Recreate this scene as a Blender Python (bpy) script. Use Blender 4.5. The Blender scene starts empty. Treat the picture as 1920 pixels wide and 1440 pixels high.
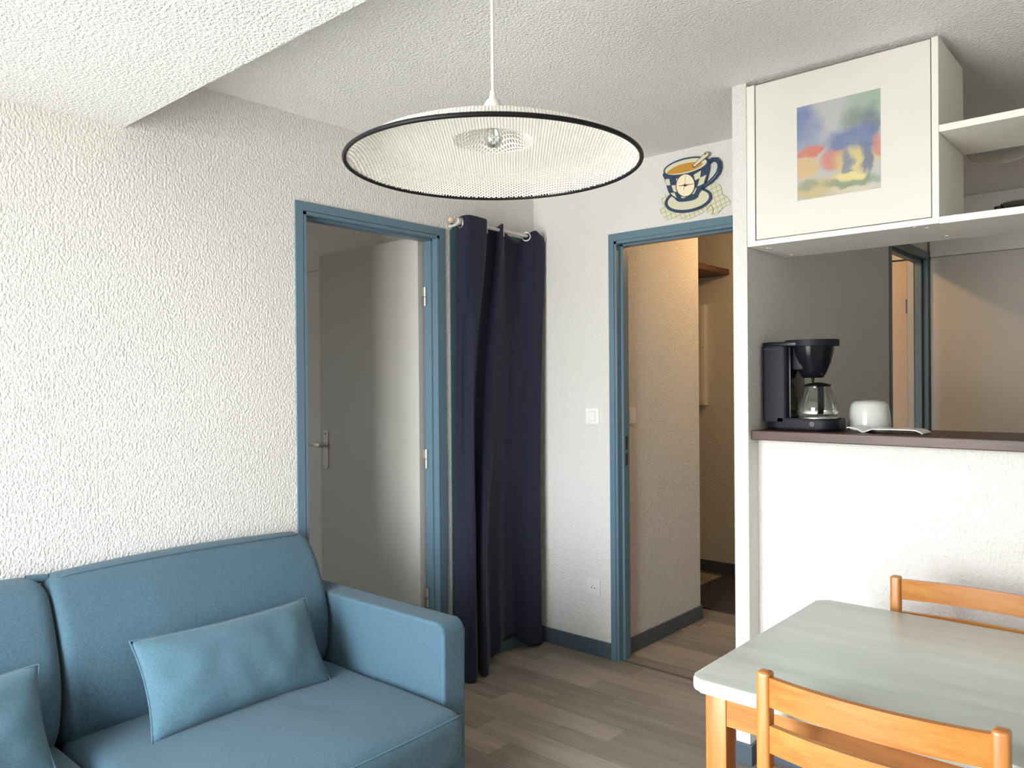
import bpy, bmesh, math, random
from mathutils import Vector, Matrix, noise

random.seed(7)
scene = bpy.context.scene
COL = scene.collection

# ------------------------------------------------------------------ camera
YAW, PITCH, ROLL = 0.7208, -0.0039, -0.0079
fwd = Vector((-math.sin(YAW)*math.cos(PITCH), math.cos(YAW)*math.cos(PITCH), math.sin(PITCH)))
rgt = Vector((math.cos(YAW), math.sin(YAW), 0))
up = rgt.cross(fwd)
r2 = rgt*math.cos(ROLL) + up*math.sin(ROLL)
u2 = -rgt*math.sin(ROLL) + up*math.cos(ROLL)
cam_d = bpy.data.cameras.new('camera')
cam_d.sensor_width = 36.0
cam_d.lens = 1458.05/1920*36.0
cam_d.clip_start = 0.02
cam = bpy.data.objects.new('camera', cam_d)
COL.objects.link(cam)
m = Matrix((r2, u2, -fwd)).transposed().to_4x4()
m.translation = Vector((2.6447, -3.1949, 1.3757))
cam.matrix_world = m
scene.camera = cam

# ------------------------------------------------------------------ exposure
scene.view_settings.view_transform = 'Standard'
scene.view_settings.look = 'None'
scene.view_settings.gamma = 1.0
scene.view_settings.use_curve_mapping = False
scene.view_settings.exposure = 0.27
scene.cycles.use_denoising = True
scene.cycles.max_bounces = 10
scene.cycles.diffuse_bounces = 5
scene.cycles.transparent_max_bounces = 16
scene.cycles.sample_clamp_indirect = 8.0
scene.cycles.caustics_reflective = False
scene.cycles.caustics_refractive = False

# ------------------------------------------------------------------ sky (bright overcast daylight, dimmer ground)
SKY = 27.0
world = bpy.data.worlds.new('sky')
scene.world = world
world.use_nodes = True
nt = world.node_tree
nt.nodes.clear()
wo = nt.nodes.new('ShaderNodeOutputWorld')
bg = nt.nodes.new('ShaderNodeBackground')
tc = nt.nodes.new('ShaderNodeTexCoord')
sx = nt.nodes.new('ShaderNodeSeparateXYZ')
cr = nt.nodes.new('ShaderNodeValToRGB')
mr = nt.nodes.new('ShaderNodeMapRange')
mr.inputs['From Min'].default_value = -0.10
mr.inputs['From Max'].default_value = 0.10
nt.links.new(tc.outputs['Generated'], sx.inputs[0])
nt.links.new(sx.outputs['Z'], mr.inputs['Value'])
nt.links.new(mr.outputs[0], cr.inputs[0])
cr.color_ramp.elements[0].color = (0.67, 0.655, 0.615, 1)
cr.color_ramp.elements[1].color = (0.945, 0.985, 1.03, 1)
nt.links.new(cr.outputs[0], bg.inputs['Color'])
bg.inputs['Strength'].default_value = SKY
nt.links.new(bg.outputs[0], wo.inputs[0])

WIN_Y = -4.2
WIN = (0.42, 1.95, 0.06, 2.10)      # x0, x1, z0, z1 of the living-room window
FILL_WIN = (-2.45, -1.88, 1.05, 1.85)     # unseen window, added to brighten the bedroom

def portal(name, w):
    ld = bpy.data.lights.new(name, 'AREA')
    ld.shape = 'RECTANGLE'
    ld.size = w[1]-w[0]
    ld.size_y = w[3]-w[2]
    ld.cycles.is_portal = True
    o = bpy.data.objects.new(name, ld)
    COL.objects.link(o)
    o.location = ((w[0]+w[1])/2, WIN_Y-0.12, (w[2]+w[3])/2)
    o.rotation_euler = (math.radians(90), 0, 0)      # -Z looks along +Y, into the room
    return o
portal('window_daylight_portal', WIN)
portal('bedroom_fill_portal', FILL_WIN)  # guides sky light through the added bedroom window

# ------------------------------------------------------------------ helpers: nodes
def lin(c):
    return tuple(((v/255)/12.92 if v/255 <= 0.04045 else ((v/255+0.055)/1.055)**2.4) for v in c)

class NT:
    def __init__(s, name):
        s.m = bpy.data.materials.new(name)
        s.m.use_nodes = True
        s.t = s.m.node_tree
        s.b = s.t.nodes['Principled BSDF']
        s.out = s.t.nodes['Material Output']
    def n(s, typ, **kw):
        x = s.t.nodes.new('ShaderNode'+typ)
        for k, v in kw.items():
            if k in x.inputs.keys() if isinstance(k, str) else False:
                x.inputs[k].default_value = v
            else:
                setattr(x, k, v)
        return x
    def l(s, a, b):
        s.t.links.new(a, b)
    def set(s, **kw):
        for k, v in kw.items():
            s.b.inputs[k.replace('_', ' ')].default_value = v
    def pos(s, scale=(1, 1, 1), obj=False):
        if obj:
            g = s.n('TexCoord').outputs['Object']
        else:
            g = s.n('NewGeometry').outputs['Position']
        mp = s.n('Mapping')
        mp.inputs['Scale'].default_value = scale
        s.l(g, mp.inputs[0])
        return mp.outputs[0]
    def noise(s, vec, scale, detail=2, rough=0.5):
        x = s.n('TexNoise')
        x.inputs['Scale'].default_value = scale
        x.inputs['Detail'].default_value = detail
        x.inputs['Roughness'].default_value = rough
        s.l(vec, x.inputs['Vector'])
        return x.outputs['Fac']
    def ramp(s, fac, stops):
        x = s.n('ValToRGB')
        e = x.color_ramp.elements
        while len(e) < len(stops):
            e.new(0.5)
        for i, (p, c) in enumerate(stops):
            e[i].position = p
            e[i].color = (*c, 1) if len(c) == 3 else c
        s.l(fac, x.inputs[0])
        return x.outputs[0]
    def mix(s, fac, a, b, mode='MIX'):
        x = s.n('Mix', data_type='RGBA', blend_type=mode)
        if isinstance(fac, (int, float)):
            x.inputs[0].default_value = fac
        else:
            s.l(fac, x.inputs[0])
        for v, i in ((a, 6), (b, 7)):
            if isinstance(v, tuple):
                x.inputs[i].default_value = (*v[:3], 1)
            else:
                s.l(v, x.inputs[i])
        return x.outputs[2]
    def math(s, op, a, b=None):
        x = s.n('Math', operation=op)
        for v, i in ((a, 0), (b, 1)):
            if v is None:
                continue
            if isinstance(v, (int, float)):
                x.inputs[i].default_value = v
            else:
                s.l(v, x.inputs[i])
        return x.outputs[0]
    def color(s, c):
        if isinstance(c, tuple):
            s.b.inputs['Base Color'].default_value = (*c, 1)
        else:
            s.l(c, s.b.inputs['Base Color'])
    def bump(s, h, strength, dist):
        x = s.n('Bump')
        x.inputs['Strength'].default_value = strength
        x.inputs['Distance'].default_value = dist
        s.l(h, x.inputs['Height'])
        s.l(x.outputs[0], s.b.inputs['Normal'])

def stucco(name, c, scale, dist, strength=1.0):
    s = NT(name)
    p = s.pos((1, 1, 0.7))
    a = s.noise(p, scale, 2.0, 0.55)
    b = s.noise(p, scale*0.28, 1.0, 0.5)
    h = s.math('ADD', s.ramp(a, [(0.36, (0, 0, 0)), (0.66, (1, 1, 1))]), s.math('MULTIPLY', b, 0.35))
    s.color(s.mix(s.noise(p, 3.0, 3), tuple(v*0.97 for v in c), tuple(min(1, v*1.02) for v in c)))
    s.set(Roughness=0.85)
    s.bump(h, strength, dist)
    return s.m

def plain(name, c, rough=0.5, metal=0.0, bump=None, coat=0.0, var=0.04):
    s = NT(name)
    p = s.pos()
    s.color(s.mix(s.noise(p, 7.0, 3), tuple(v*(1-var) for v in c), tuple(min(1, v*(1+var)) for v in c)))
    s.set(Roughness=rough, Metallic=metal)
    if coat:
        s.set(Coat_Weight=coat, Coat_Roughness=0.15)
    if bump:
        s.bump(s.noise(p, bump[0], 2), 1.0, bump[1])
    return s.m

def wood(name, c1, c2, axis, rough=0.35, scale=26, coat=0.25):
    s = NT(name)
    sc = [1, 1, 1]
    sc[axis] = 0.09
    p = s.pos(tuple(sc), obj=True)
    a = s.noise(p, scale, 4, 0.6)
    b = s.noise(p, scale*4, 2, 0.5)
    f = s.math('ADD', s.math('MULTIPLY', a, 0.75), s.math('MULTIPLY', b, 0.25))
    s.color(s.ramp(f, [(0.34, c1), (0.66, c2)]))
    s.set(Roughness=rough, Coat_Weight=coat, Coat_Roughness=0.2)
    s.bump(b, 0.25, 0.0006)
    return s.m

def fabric(name, c1, c2, scale=520, dist=0.0007, sheen=0.25):
    s = NT(name)
    p = s.pos(obj=True)
    a = s.noise(p, scale, 2, 0.6)
    w1 = s.noise(s.pos((0.22, 1, 1), obj=True), scale*1.3, 1)
    w2 = s.noise(s.pos((1, 0.22, 0.22), obj=True), scale*1.3, 1)
    f = s.math('ADD', s.math('MULTIPLY', a, 0.4), s.math('MULTIPLY', s.math('ADD', w1, w2), 0.3))
    big = s.noise(p, 9, 2)
    s.color(s.mix(s.math('MULTIPLY', big, 0.35), s.ramp(f, [(0.36, c1), (0.64, c2)]), tuple((x+y)/2 for x, y in zip(c1, c2))))
    s.set(Roughness=0.9, Sheen_Weight=sheen, Sheen_Roughness=0.5)
    s.bump(f, 0.6, dist)
    return s.m

def thin_glass(name, tint, gloss=0.12):
    s = NT(name)
    tr = s.n('BsdfTransparent')
    tr.inputs[0].default_value = (*tint, 1)
    gl = s.n('BsdfGlossy')
    gl.inputs['Roughness'].default_value = 0.03
    mx = s.n('MixShader')
    fr = s.n('LayerWeight')
    fr.inputs[0].default_value = 0.35
    s.l(s.math('ADD', s.math('MULTIPLY', fr.outputs['Fresnel'], 0.6), gloss*0.4), mx.inputs[0])
    s.l(tr.outputs[0], mx.inputs[1])
    s.l(gl.outputs[0], mx.inputs[2])
    s.l(mx.outputs[0], s.out.inputs[0])
    return s.m

M = {}
WALLC = (0.755, 0.742, 0.715)
M['wall'] = stucco('wall_roughcast', WALLC, 130, 0.0024)
M['wall_hall'] = stucco('hall_roughcast', WALLC, 115, 0.0042)
M['wall_fine'] = stucco('wall_roughcast_fine', WALLC, 120, 0.0022)
M['ceil'] = stucco('ceiling_roughcast', (0.90, 0.892, 0.872), 110, 0.0028)
M['smooth'] = plain('smooth_wall_paint', (0.66, 0.63, 0.585), 0.6)
M['blue'] = plain('blue_gloss_paint', lin((96, 122, 138)), 0.35)
M['teal'] = plain('teal_closet_paint', lin((78, 104, 110)), 0.4)
M['slate'] = plain('slate_skirting_paint', lin((78, 90, 102)), 0.45)
M['darkblue'] = plain('grey_blue_frame_paint', lin((84, 104, 116)), 0.4)
M['leaf'] = plain('grey_door_paint', (0.50, 0.485, 0.445), 0.5)
M['entry'] = plain('tan_entrance_door', (0.52, 0.40, 0.28), 0.5)
M['leaf_edge'] = plain('grey_door_edge_paint', (0.46, 0.44, 0.42), 0.5)
M['bedroom'] = plain('bedroom_paint', (0.72, 0.685, 0.63), 0.8)
M['steel'] = plain('brushed_steel', (0.72, 0.70, 0.64), 0.38, 1.0)
M['whiteplastic'] = plain('white_plastic', (0.80, 0.79, 0.76), 0.4)
M['switchwhite'] = plain('white_switch_plastic', (0.88, 0.87, 0.84), 0.3)
M['whitelam'] = plain('white_laminate', (0.84, 0.82, 0.77), 0.42)
M['doorpanel'] = plain('cream_cabinet_door', (0.75, 0.725, 0.68), 0.55)
M['lampwhite'] = plain('cream_enamelled_metal', (0.86, 0.845, 0.79), 0.4)
M['black'] = plain('black_plastic', (0.008, 0.008, 0.010), 0.45)
M['blackgloss'] = plain('glossy_black_plastic', (0.007, 0.0075, 0.010), 0.2)
M['bodyblack'] = plain('matt_blue_black_plastic', (0.0075, 0.0085, 0.0135), 0.5)
for k_ in ('black', 'blackgloss', 'bodyblack'):
    M[k_].node_tree.nodes['Principled BSDF'].inputs['Specular IOR Level'].default_value = 0.2
M['dark'] = plain('dark_void', (0.02, 0.02, 0.02), 0.8)
M['navy'] = fabric('navy_curtain_cloth', (0.0060, 0.0072, 0.023), (0.0092, 0.011, 0.035), 420, 0.0003, 0.06)
M['sofa'] = fabric('blue_woven_upholstery', lin((50, 78, 94)), lin((84, 116, 134)), 520, 0.0008, 0.10)
M['pillow'] = fabric('blue_linen_pillow', lin((60, 92, 108)), lin((92, 126, 144)), 480, 0.0007, 0.10)
M['pine_z'] = wood('honey_pine_upright', (0.40, 0.132, 0.022), (0.54, 0.222, 0.050), 2)
M['pine_x'] = wood('honey_pine_lengthwise', (0.41, 0.138, 0.023), (0.56, 0.240, 0.056), 0)
M['pine_y'] = wood('honey_pine_crosswise', (0.40, 0.132, 0.022), (0.54, 0.222, 0.050), 1)
M['mahog'] = wood('mahogany_bar_top', lin((50, 26, 20)), lin((84, 50, 40)), 0, 0.45, 30, 0.05)
M['shelfwood'] = wood('dark_brown_board', lin((84, 52, 32)), lin((112, 72, 44)), 1, 0.5, 26, 0.0)
M['cableglass'] = thin_glass('clear_glass', (0.93, 0.95, 0.94), 0.25)
M['winglass'] = thin_glass('window_glass', (0.97, 0.98, 0.98), 0.06)
M['smoke'] = thin_glass('smoked_glass', (0.32, 0.32, 0.30), 0.5)
M['ceramic'] = plain('glossy_white_ceramic', (0.62, 0.63, 0.60), 0.12, 0, None, 0.4)
M['whitegloss'] = plain('white_gloss_plastic', (0.86, 0.86, 0.85), 0.22)
M['mat'] = plain('brown_coir_mat', lin((62, 54, 52)), 0.95, 0, (260, 0.004))
M['emblem'] = plain('dull_silver_emblem', (0.12, 0.12, 0.12), 0.5)
M['copper'] = plain('worn_copper_edge', (0.62, 0.36, 0.25), 0.45)
M['roddy'] = plain('grey_painted_metal', (0.62, 0.61, 0.58), 0.4)

def table_paint():
    s = NT('sage_washed_tabletop')
    p = s.pos((0.12, 1, 1), obj=True)
    a = s.noise(p, 16, 4, 0.6)
    s.color(s.ramp(a, [(0.25, lin((176, 184, 175))), (0.72, lin((204, 211, 203)))]))
    s.set(Roughness=0.36, Coat_Weight=0.25, Coat_Roughness=0.28)
    s.bump(s.noise(p, 70, 2), 0.15, 0.0005)
    return s.m
M['table'] = table_paint()

def plank_mat():
    s = NT('greige_oak_plank')
    oi = s.n('ObjectInfo')
    g = s.n('NewGeometry')
    mp = s.n('Mapping')
    mp.inputs['Scale'].default_value = (0.07, 1, 1)
    s.l(g.outputs['Position'], mp.inputs[0])
    off = s.n('CombineXYZ')
    s.l(s.math('MULTIPLY', oi.outputs['Random'], 40.0), off.inputs[0])
    s.l(s.math('MULTIPLY', oi.outputs['Random'], 17.0), off.inputs[1])
    s.l(off.outputs[0], mp.inputs['Location'])
    a = s.noise(mp.outputs[0], 24, 5, 0.62)
    b = s.noise(mp.outputs[0], 150, 2, 0.5)
    f = s.math('ADD', s.math('MULTIPLY', a, 0.7), s.math('MULTIPLY', b, 0.3))
    c = s.ramp(f, [(0.30, lin((136, 127, 117))), (0.70, lin((178, 169, 158)))])
    tint = s.ramp(oi.outputs['Random'], [(0.0, (0.66, 0.66, 0.66)), (0.5, (0.88, 0.875, 0.87)), (1.0, (1.12, 1.10, 1.06))])
    s.color(s.mix(1.0, c, tint, 'MULTIPLY'))
    s.set(Roughness=0.48)
    s.bump(b, 0.2, 0.0005)
    return s.m
M['plank'] = plank_mat()
M['joint'] = plain('dark_floor_joint', lin((84, 76, 68)), 0.8)

# ------------------------------------------------------------------ helpers: meshes
def add_box(bm, x0, x1, y0, y1, z0, z1, bev=0.0, seg=2):
    r = bmesh.ops.create_cube(bm, size=1.0)
    vs = r['verts']
    for v in vs:
        v.co = Vector((x0+(x1-x0)*(v.co.x+0.5), y0+(y1-y0)*(v.co.y+0.5), z0+(z1-z0)*(v.co.z+0.5)))
    if bev:
        es = list({e for v in vs for e in v.link_edges})
        bmesh.ops.bevel(bm, geom=es, offset=bev, segments=seg, affect='EDGES', profile=0.6)
    return bm

def boxes(lst, bev=0.0):
    bm = bmesh.new()
    for b in lst:
        add_box(bm, *b, bev=bev)
    return bm

def add_prism(bm, pts, axis, a, b, bev=0.0, seg=2):
    """closed outline pts (p,q) extruded along axis: 'y' -> (x,z), 'x' -> (y,z), 'z' -> (x,y)"""
    def P(p, q, t):
        return {'y': (p, t, q), 'x': (t, p, q), 'z': (p, q, t)}[axis]
    va = [bm.verts.new(P(p, q, a)) for p, q in pts]
    vb = [bm.verts.new(P(p, q, b)) for p, q in pts]
    n = len(pts)
    fa = bm.faces.new(va)
    fb = bm.faces.new(vb[::-1])
    for i in range(n):
        bm.faces.new((va[i], vb[i], vb[(i+1) % n], va[(i+1) % n]))
    if bev:
        es = list(fa.edges)+list(fb.edges)
        bmesh.ops.bevel(bm, geom=es, offset=bev, segments=seg, affect='EDGES', profile=0.6)
    return bm

def add_lathe(bm, prof, c=(0, 0, 0), seg=32, axis='z', cap=True):
    rings = []
    for r, h in prof:
        ring = []
        for k in range(seg):
            t = 2*math.pi*k/seg
            a, b = r*math.cos(t), r*math.sin(t)
            p = {'z': (a, b, h), 'y': (a, h, b), 'x': (h, a, b)}[axis]
            ring.append(bm.verts.new(Vector(p)+Vector(c)))
        rings.append(ring)
    for i in range(len(rings)-1):
        for k in range(seg):
            bm.faces.new((rings[i][k], rings[i][(k+1) % seg], rings[i+1][(k+1) % seg], rings[i+1][k]))
    if cap:
        bm.faces.new(rings[0][::-1])
        bm.faces.new(rings[-1])
    return bm

def add_tube(bm, pts, rad, seg=10, closed=False):
    pts = [Vector(p) for p in pts]
    n = len(pts)
    rings = []
    prev = None
    for i, p in enumerate(pts):
        if closed:
            t = (pts[(i+1) % n]-pts[i-1]).normalized()
        else:
            t = (pts[min(i+1, n-1)]-pts[max(i-1, 0)]).normalized()
        if prev is None:
            a = t.cross(Vector((0, 0, 1)))
            if a.length < 1e-3:
                a = t.cross(Vector((1, 0, 0)))
            a.normalize()
        else:
            a = (prev - t*prev.dot(t)).normalized()
        prev = a
        b = t.cross(a)
        r = rad[i] if isinstance(rad, (list, tuple)) else rad
        rings.append([bm.verts.new(p + (a*math.cos(2*math.pi*k/seg)+b*math.sin(2*math.pi*k/seg))*r) for k in range(seg)])
    m_ = n if closed else n-1
    for i in range(m_):
        A, B = rings[i], rings[(i+1) % n]
        for k in range(seg):
            bm.faces.new((A[k], A[(k+1) % seg], B[(k+1) % seg], B[k]))
    if not closed:
        bm.faces.new(rings[0][::-1])
        bm.faces.new(rings[-1])
    return bm

def rounded_rect(x0, x1, y0, y1, r, n=6):
    pts = []
    for cx, cy, a0 in ((x1-r, y1-r, 0), (x0+r, y1-r, 90), (x0+r, y0+r, 180), (x1-r, y0+r, 270)):
        for k in range(n+1):
            t = math.radians(a0+90*k/n)
            pts.append((cx+r*math.cos(t), cy+r*math.sin(t)))
    return pts

def obj(name, bm, mat, parent=None, base=None, smooth=False, angle=None):
    """link one mesh object; vertices are given in world space (or in the parent's space when the parent is 'local')"""
    bmesh.ops.recalc_face_normals(bm, faces=bm.faces[:])
    me = bpy.data.meshes.new(name)
    off = Vector((0, 0, 0))
    if parent is not None and not parent.get('_local'):
        off = Vector(parent.get('_base', (0, 0, 0)))
    elif parent is None:
        if base is None:
            xs = [v.co for v in bm.verts]
            lo = Vector((min(v.x for v in xs), min(v.y for v in xs), min(v.z for v in xs)))
            hi = Vector((max(v.x for v in xs), max(v.y for v in xs), max(v.z for v in xs)))
            base = ((lo.x+hi.x)/2, (lo.y+hi.y)/2, lo.z)
        off = Vector(base)
    if off.length:
        bmesh.ops.translate(bm, vec=-off, verts=bm.verts[:])
    bm.to_mesh(me)
    bm.free()
    me.materials.append(M[mat] if isinstance(mat, str) else mat)
    o = bpy.data.objects.new(name, me)
    COL.objects.link(o)
    if parent is not None:
        o.parent = parent
        o['_base'] = tuple(off)
        if parent.get('_local'):
            o['_local'] = True
    else:
        o.location = off
        o['_base'] = tuple(off)
    if smooth:
        for p in me.polygons:
            p.use_smooth = True
        if angle:
            try:
                me.set_sharp_from_angle(angle=math.radians(angle))
            except Exception:
                pass
    return o

def tag(o, label, cat, group=None, kind=None):
    o['label'] = label
    o['category'] = cat
    if group:
        o['group'] = group
    if kind:
        o['kind'] = kind
    return o

def thing(name, label, cat, base, group=None, kind=None, local=False, rz=0.0):
    o = bpy.data.objects.new(name, None)
    o.empty_display_size = 0.05
    COL.objects.link(o)
    o.location = base
    o.rotation_euler = (0, 0, rz)
    o['_base'] = tuple(base)
    if local:
        o['_local'] = True
    return tag(o, label, cat, group, kind)

def copy_tree(o, parent=None):
    c = o.copy()
    COL.objects.link(c)
    c.parent = parent
    for ch in o.children:
        copy_tree(ch, c)
    return c

def struct(name, bm, mat, label, cat):
    o = obj(name, bm, mat, base=(0, 0, 0))
    return tag(o, label, cat, kind='structure')

# ------------------------------------------------------------------ room shell
H = 2.427
XR = 3.35            # right wall
YK = 1.95            # far wall of hall and kitchen
XB = -2.6            # far side of the bedroom
PX0, PX1, PY = 1.397, 1.450, -0.5636   # thin partition between hall and kitchen

# floor slab with individual planks
floor = struct('floor', boxes([(XB, XR, WIN_Y-0.1, YK+0.1, -0.12, -0.004)]), 'joint',
               'greige wood-look plank floor running through living room and hall', 'floor')
PW, PL = 0.1235, 0.60
joints = {0: 0.67, 1: 0.795, 2: 0.60, 3: 0.763, 4: 0.548, 5: 0.96, 6: 0.745, 7: 0.497}
plank_meshes = {}
def plank(x0, x1, y0, y1):
    key = (round(x1-x0, 3), round(y1-y0, 3))
    if key not in plank_meshes:
        bm = bmesh.new()
        L, W = key
        add_box(bm, 0.0004, L-0.0004, 0.0004, W-0.0004, -0.004, 0.0)
        me = bpy.data.meshes.new('plank')
        bm.to_mesh(me)
        bm.free()
        me.materials.append(M['plank'])
        plank_meshes[key] = me
    o = bpy.data.objects.new('plank', plank_meshes[key])
    COL.objects.link(o)
    o.parent = floor
    o.location = (x0, y0, 0.0)
rr = random.Random(5)
for k in range(-15, 22):
    y1 = -PW*k
    y0 = y1-PW
    j = joints.get(k, rr.uniform(0, 0.6))
    xa, xb = (-0.02, XR) if k >= 0 else (0.5 if k > -7 else -0.8, XR)
    if k >= 6:
        xa = 0.0
    xs = [j+PL*i for i in range(-6, 8)]
    if k == 2:
        xs = [v for v in xs]
        xs.append(0.92)
        xs.sort()
    xs = [xa]+[v for v in xs if xa+0.03 < v < xb-0.03]+[xb]
    for a, b in zip(xs[:-1], xs[1:]):
        plank(a, b, y0, y1)

struct('ceiling', boxes([(XB, XR, -2.108, YK+0.1, H, H+0.12)]), 'ceil',
       'white roughcast main ceiling over living room and kitchen', 'ceiling')
struct('ceiling_soffit', boxes([(XB, XR, WIN_Y-0.1, -2.108, 2.22, H+0.12)]), 'ceil',
       'lower bright roughcast ceiling section at the upper left', 'ceiling')

# left wall with bedroom door opening and closet opening
D1a, D1b, ZT = -1.4655, -0.6584, 2.09
AL0, AL1 = -0.625, -0.012
TW = 0.075
struct('wall_left', boxes([
    (-TW, 0, WIN_Y, D1a+0.004, 0, 2.22), (-TW, 0, -2.108, D1a+0.004, 2.22, H),
    (-TW, 0, D1a+0.004, D1b-0.004, ZT-0.004, H),
    (-TW, 0, D1b-0.004, AL0, 0, H),
    (-TW, 0, AL0, AL1, 2.12, H), (-TW, 0, AL1, 0.0, 0, H)]), 'wall',
    'white roughcast wall behind the blue sofa', 'wall')
# back wall with hall doorway
X2a, X2b = 0.4814, 1.345
struct('wall_back', boxes([
    (0, X2a+0.004, 0, 0.07, 0, H), (X2a+0.004, X2b-0.004, 0, 0.07, ZT-0.004, H), (X2b-0.004, PX0, 0, 0.07, 0, H)]),
    'wall_fine', 'white roughcast wall around the hall doorway', 'wall')
# thin partition = pillar at its front edge
struct('wall_partition', boxes([
    (PX0, PX1, PY, 1.165, 0, H), (PX0, PX1, 1.165, YK, 2.115, H)], 0.0), 'wall_fine',
    'thin white partition ending in a pillar beside the bar', 'wall')
# hall
struct('wall_hall_left', boxes([(0.433, 0.503, 0.07, 0.87, 0, H)]), 'wall_hall',
       'roughcast hall wall with a light switch behind the doorway', 'wall')
struct('wall_hall_far', boxes([(-1.2, 0.52, YK-0.02, YK+0.08, 0, H), (0.52, PX0+0.02, YK-0.02, YK+0.08, 2.13, H),
                               (1.38, PX0+0.02, YK-0.02, YK+0.08, 0, 2.13), (0.52, 1.38, YK+0.035, YK+0.08, 0, 2.13)]), 'wall_fine',  # last box: backing added behind the entrance door to block leaking sky light
       'far wall of the hall with baseboard', 'wall')
struct('wall_hall_side', boxes([(-1.27, -1.2, 0.0, YK+0.08, 0, H), (-1.2, 0.433, 0.07, 0.14, 0, H)]), 'smooth',
       'inner hall walls left of the doorway', 'wall')
# kitchen
struct('wall_kitchen_far', boxes([(PX0+0.02, XR, YK, YK+0.1, 0, H)]), 'smooth', 'plain far wall of the kitchen', 'wall')
struct('wall_bar', boxes([(PX1, XR, -0.479, -0.405, 0, 1.158)]), 'wall_fine',
       'white half-height wall under the wooden bar top', 'wall')
# enclosing walls behind the camera
struct('wall_right', boxes([(XR, XR+0.1, WIN_Y, YK+0.1, 0, H)]), 'whitelam', 'right side wall of room and kitchen', 'wall')
def wall_with_window(name, xa, xb, w, label):
    return struct(name, boxes([(xa, w[0], WIN_Y-0.1, WIN_Y, 0, H), (w[1], xb, WIN_Y-0.1, WIN_Y, 0, H),
                               (w[0], w[1], WIN_Y-0.1, WIN_Y, 0, w[2]), (w[0], w[1], WIN_Y-0.1, WIN_Y, w[3], H)]),
                  'wall', label, 'wall')
wall_with_window('wall_front', -TW, XR+0.1, WIN, 'window wall behind the camera')
wall_with_window('wall_bedroom_front', XB-0.1, -TW, FILL_WIN, 'bedroom front wall with the added window opening')
# bedroom and closet shell
struct('wall_bedroom', boxes([(XB, -TW, -0.62, -0.56, 0, H), (XB-0.1, XB, WIN_Y, -0.56, 0, H)]), 'bedroom',
       'beige bedroom wall behind the open grey door', 'wall')
struct('wall_closet', boxes([(-0.62, -0.56, -0.56, 0.0, 0, H), (-0.62, -TW, 0.0, 0.05, 0, H)]), 'bedroom',
       'inner closet walls behind the navy curtain', 'wall')

# windows
def window(name, w, label, nmull):
    t = thing(name, label, 'window', ((w[0]+w[1])/2, WIN_Y-0.05, w[2]), kind='structure')
    f = 0.055
    ya, yb = WIN_Y-0.08, WIN_Y-0.03
    lst = [(w[0], w[0]+f, ya, yb, w[2], w[3]), (w[1]-f, w[1], ya, yb, w[2], w[3]),
           (w[0]+f, w[1]-f, ya, yb, w[2], w[2]+f), (w[0]+f, w[1]-f, ya, yb, w[3]-f, w[3])]
    obj('window_frame', boxes(lst, 0.004), 'whiteplastic', t)
    xs = [w[0]+f+(w[1]-w[0]-2*f)*i/nmull for i in range(nmull+1)]
    for i in range(1, nmull):
        obj('mullion', boxes([(xs[i]-0.04, xs[i]+0.04, ya, yb, w[2]+f, w[3]-f)], 0.004), 'whiteplastic', t)
    for i in range(nmull):
        obj('pane', boxes([(xs[i]+(0.04 if i else 0), xs[i+1]-(0.04 if i < nmull-1 else 0), WIN_Y-0.058, WIN_Y-0.052, w[2]+f, w[3]-f)]), 'winglass', t)
    return t
window('window_1', WIN, 'white framed french window behind the camera', 2)
window('bedroom_fill_window', FILL_WIN, 'white framed unseen window added to light the bedroom', 2)

# ------------------------------------------------------------------ door 1 : open grey door in blue frame
d1 = thing('door_1', 'blue painted door frame with grey door opened into the bedroom', 'door', (0, (D1a+D1b)/2, 0), kind='structure')
def jamb_x(ya, yb, sgn):
    """ya outer edge, sgn +1 when the opening lies towards +y"""
    def r(a, b):
        return (min(ya+sgn*a, ya+sgn*b), max(ya+sgn*a, ya+sgn*b))
    l = []
    for a, b, xf in ((0, 0.034, 0.007), (0.034, 0.037, 0.002), (0.037, 0.050, 0.006), (0.050, 0.058, -0.03)):
        y0, y1 = r(a, b)
        l.append((-TW-0.004, xf, y0, y1, 0, ZT))
    return l
obj('jamb', boxes(jamb_x(D1a, 0, 1)), 'blue', d1)
obj('jamb', boxes(jamb_x(D1b, 0, -1)), 'blue', d1)
obj('header', boxes([(-TW-0.004, 0.0075, D1a+0.0005, D1b-0.0005, ZT-0.034, ZT+0.0005), (-TW-0.004, 0.002, D1a+0.034, D1b-0.034, ZT-0.037, ZT-0.034),
                     (-TW-0.004, 0.006, D1a+0.037, D1b-0.037, ZT-0.050, ZT-0.037), (-TW-0.004, -0.03, D1a+0.05, D1b-0.05, ZT-0.058, ZT-0.05)]), 'blue', d1)
LX0, LX1, LY0, LY1 = -0.875, -0.092, -0.745, -0.705
leaf = obj('door_leaf', boxes([(LX0, LX1, LY0, LY1, 0.012, 2.055)], 0.0015), 'leaf', d1)
obj('edge_strip', boxes([(LX1, LX1+0.003, LY0+0.001, LY1-0.001, 0.014, 2.053)]), 'leaf_edge', leaf)
hp = obj('handle_plate', add_prism(bmesh.new(), rounded_rect(-0.842, -0.802, 0.915, 1.125, 0.019), 'y', LY0-0.006, LY0, 0.0015), 'steel', leaf)
bm = bmesh.new()
add_tube(bm, [(-0.822, LY0-0.002, 1.045), (-0.822, LY0-0.045, 1.045)], 0.009, 12)
add_prism(bm, rounded_rect(-0.905, -0.810, 1.034, 1.056, 0.009), 'y', LY0-0.058, LY0-0.042, 0.004)
obj('lever', bm, 'steel', leaf, smooth=True, angle=40)
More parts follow.
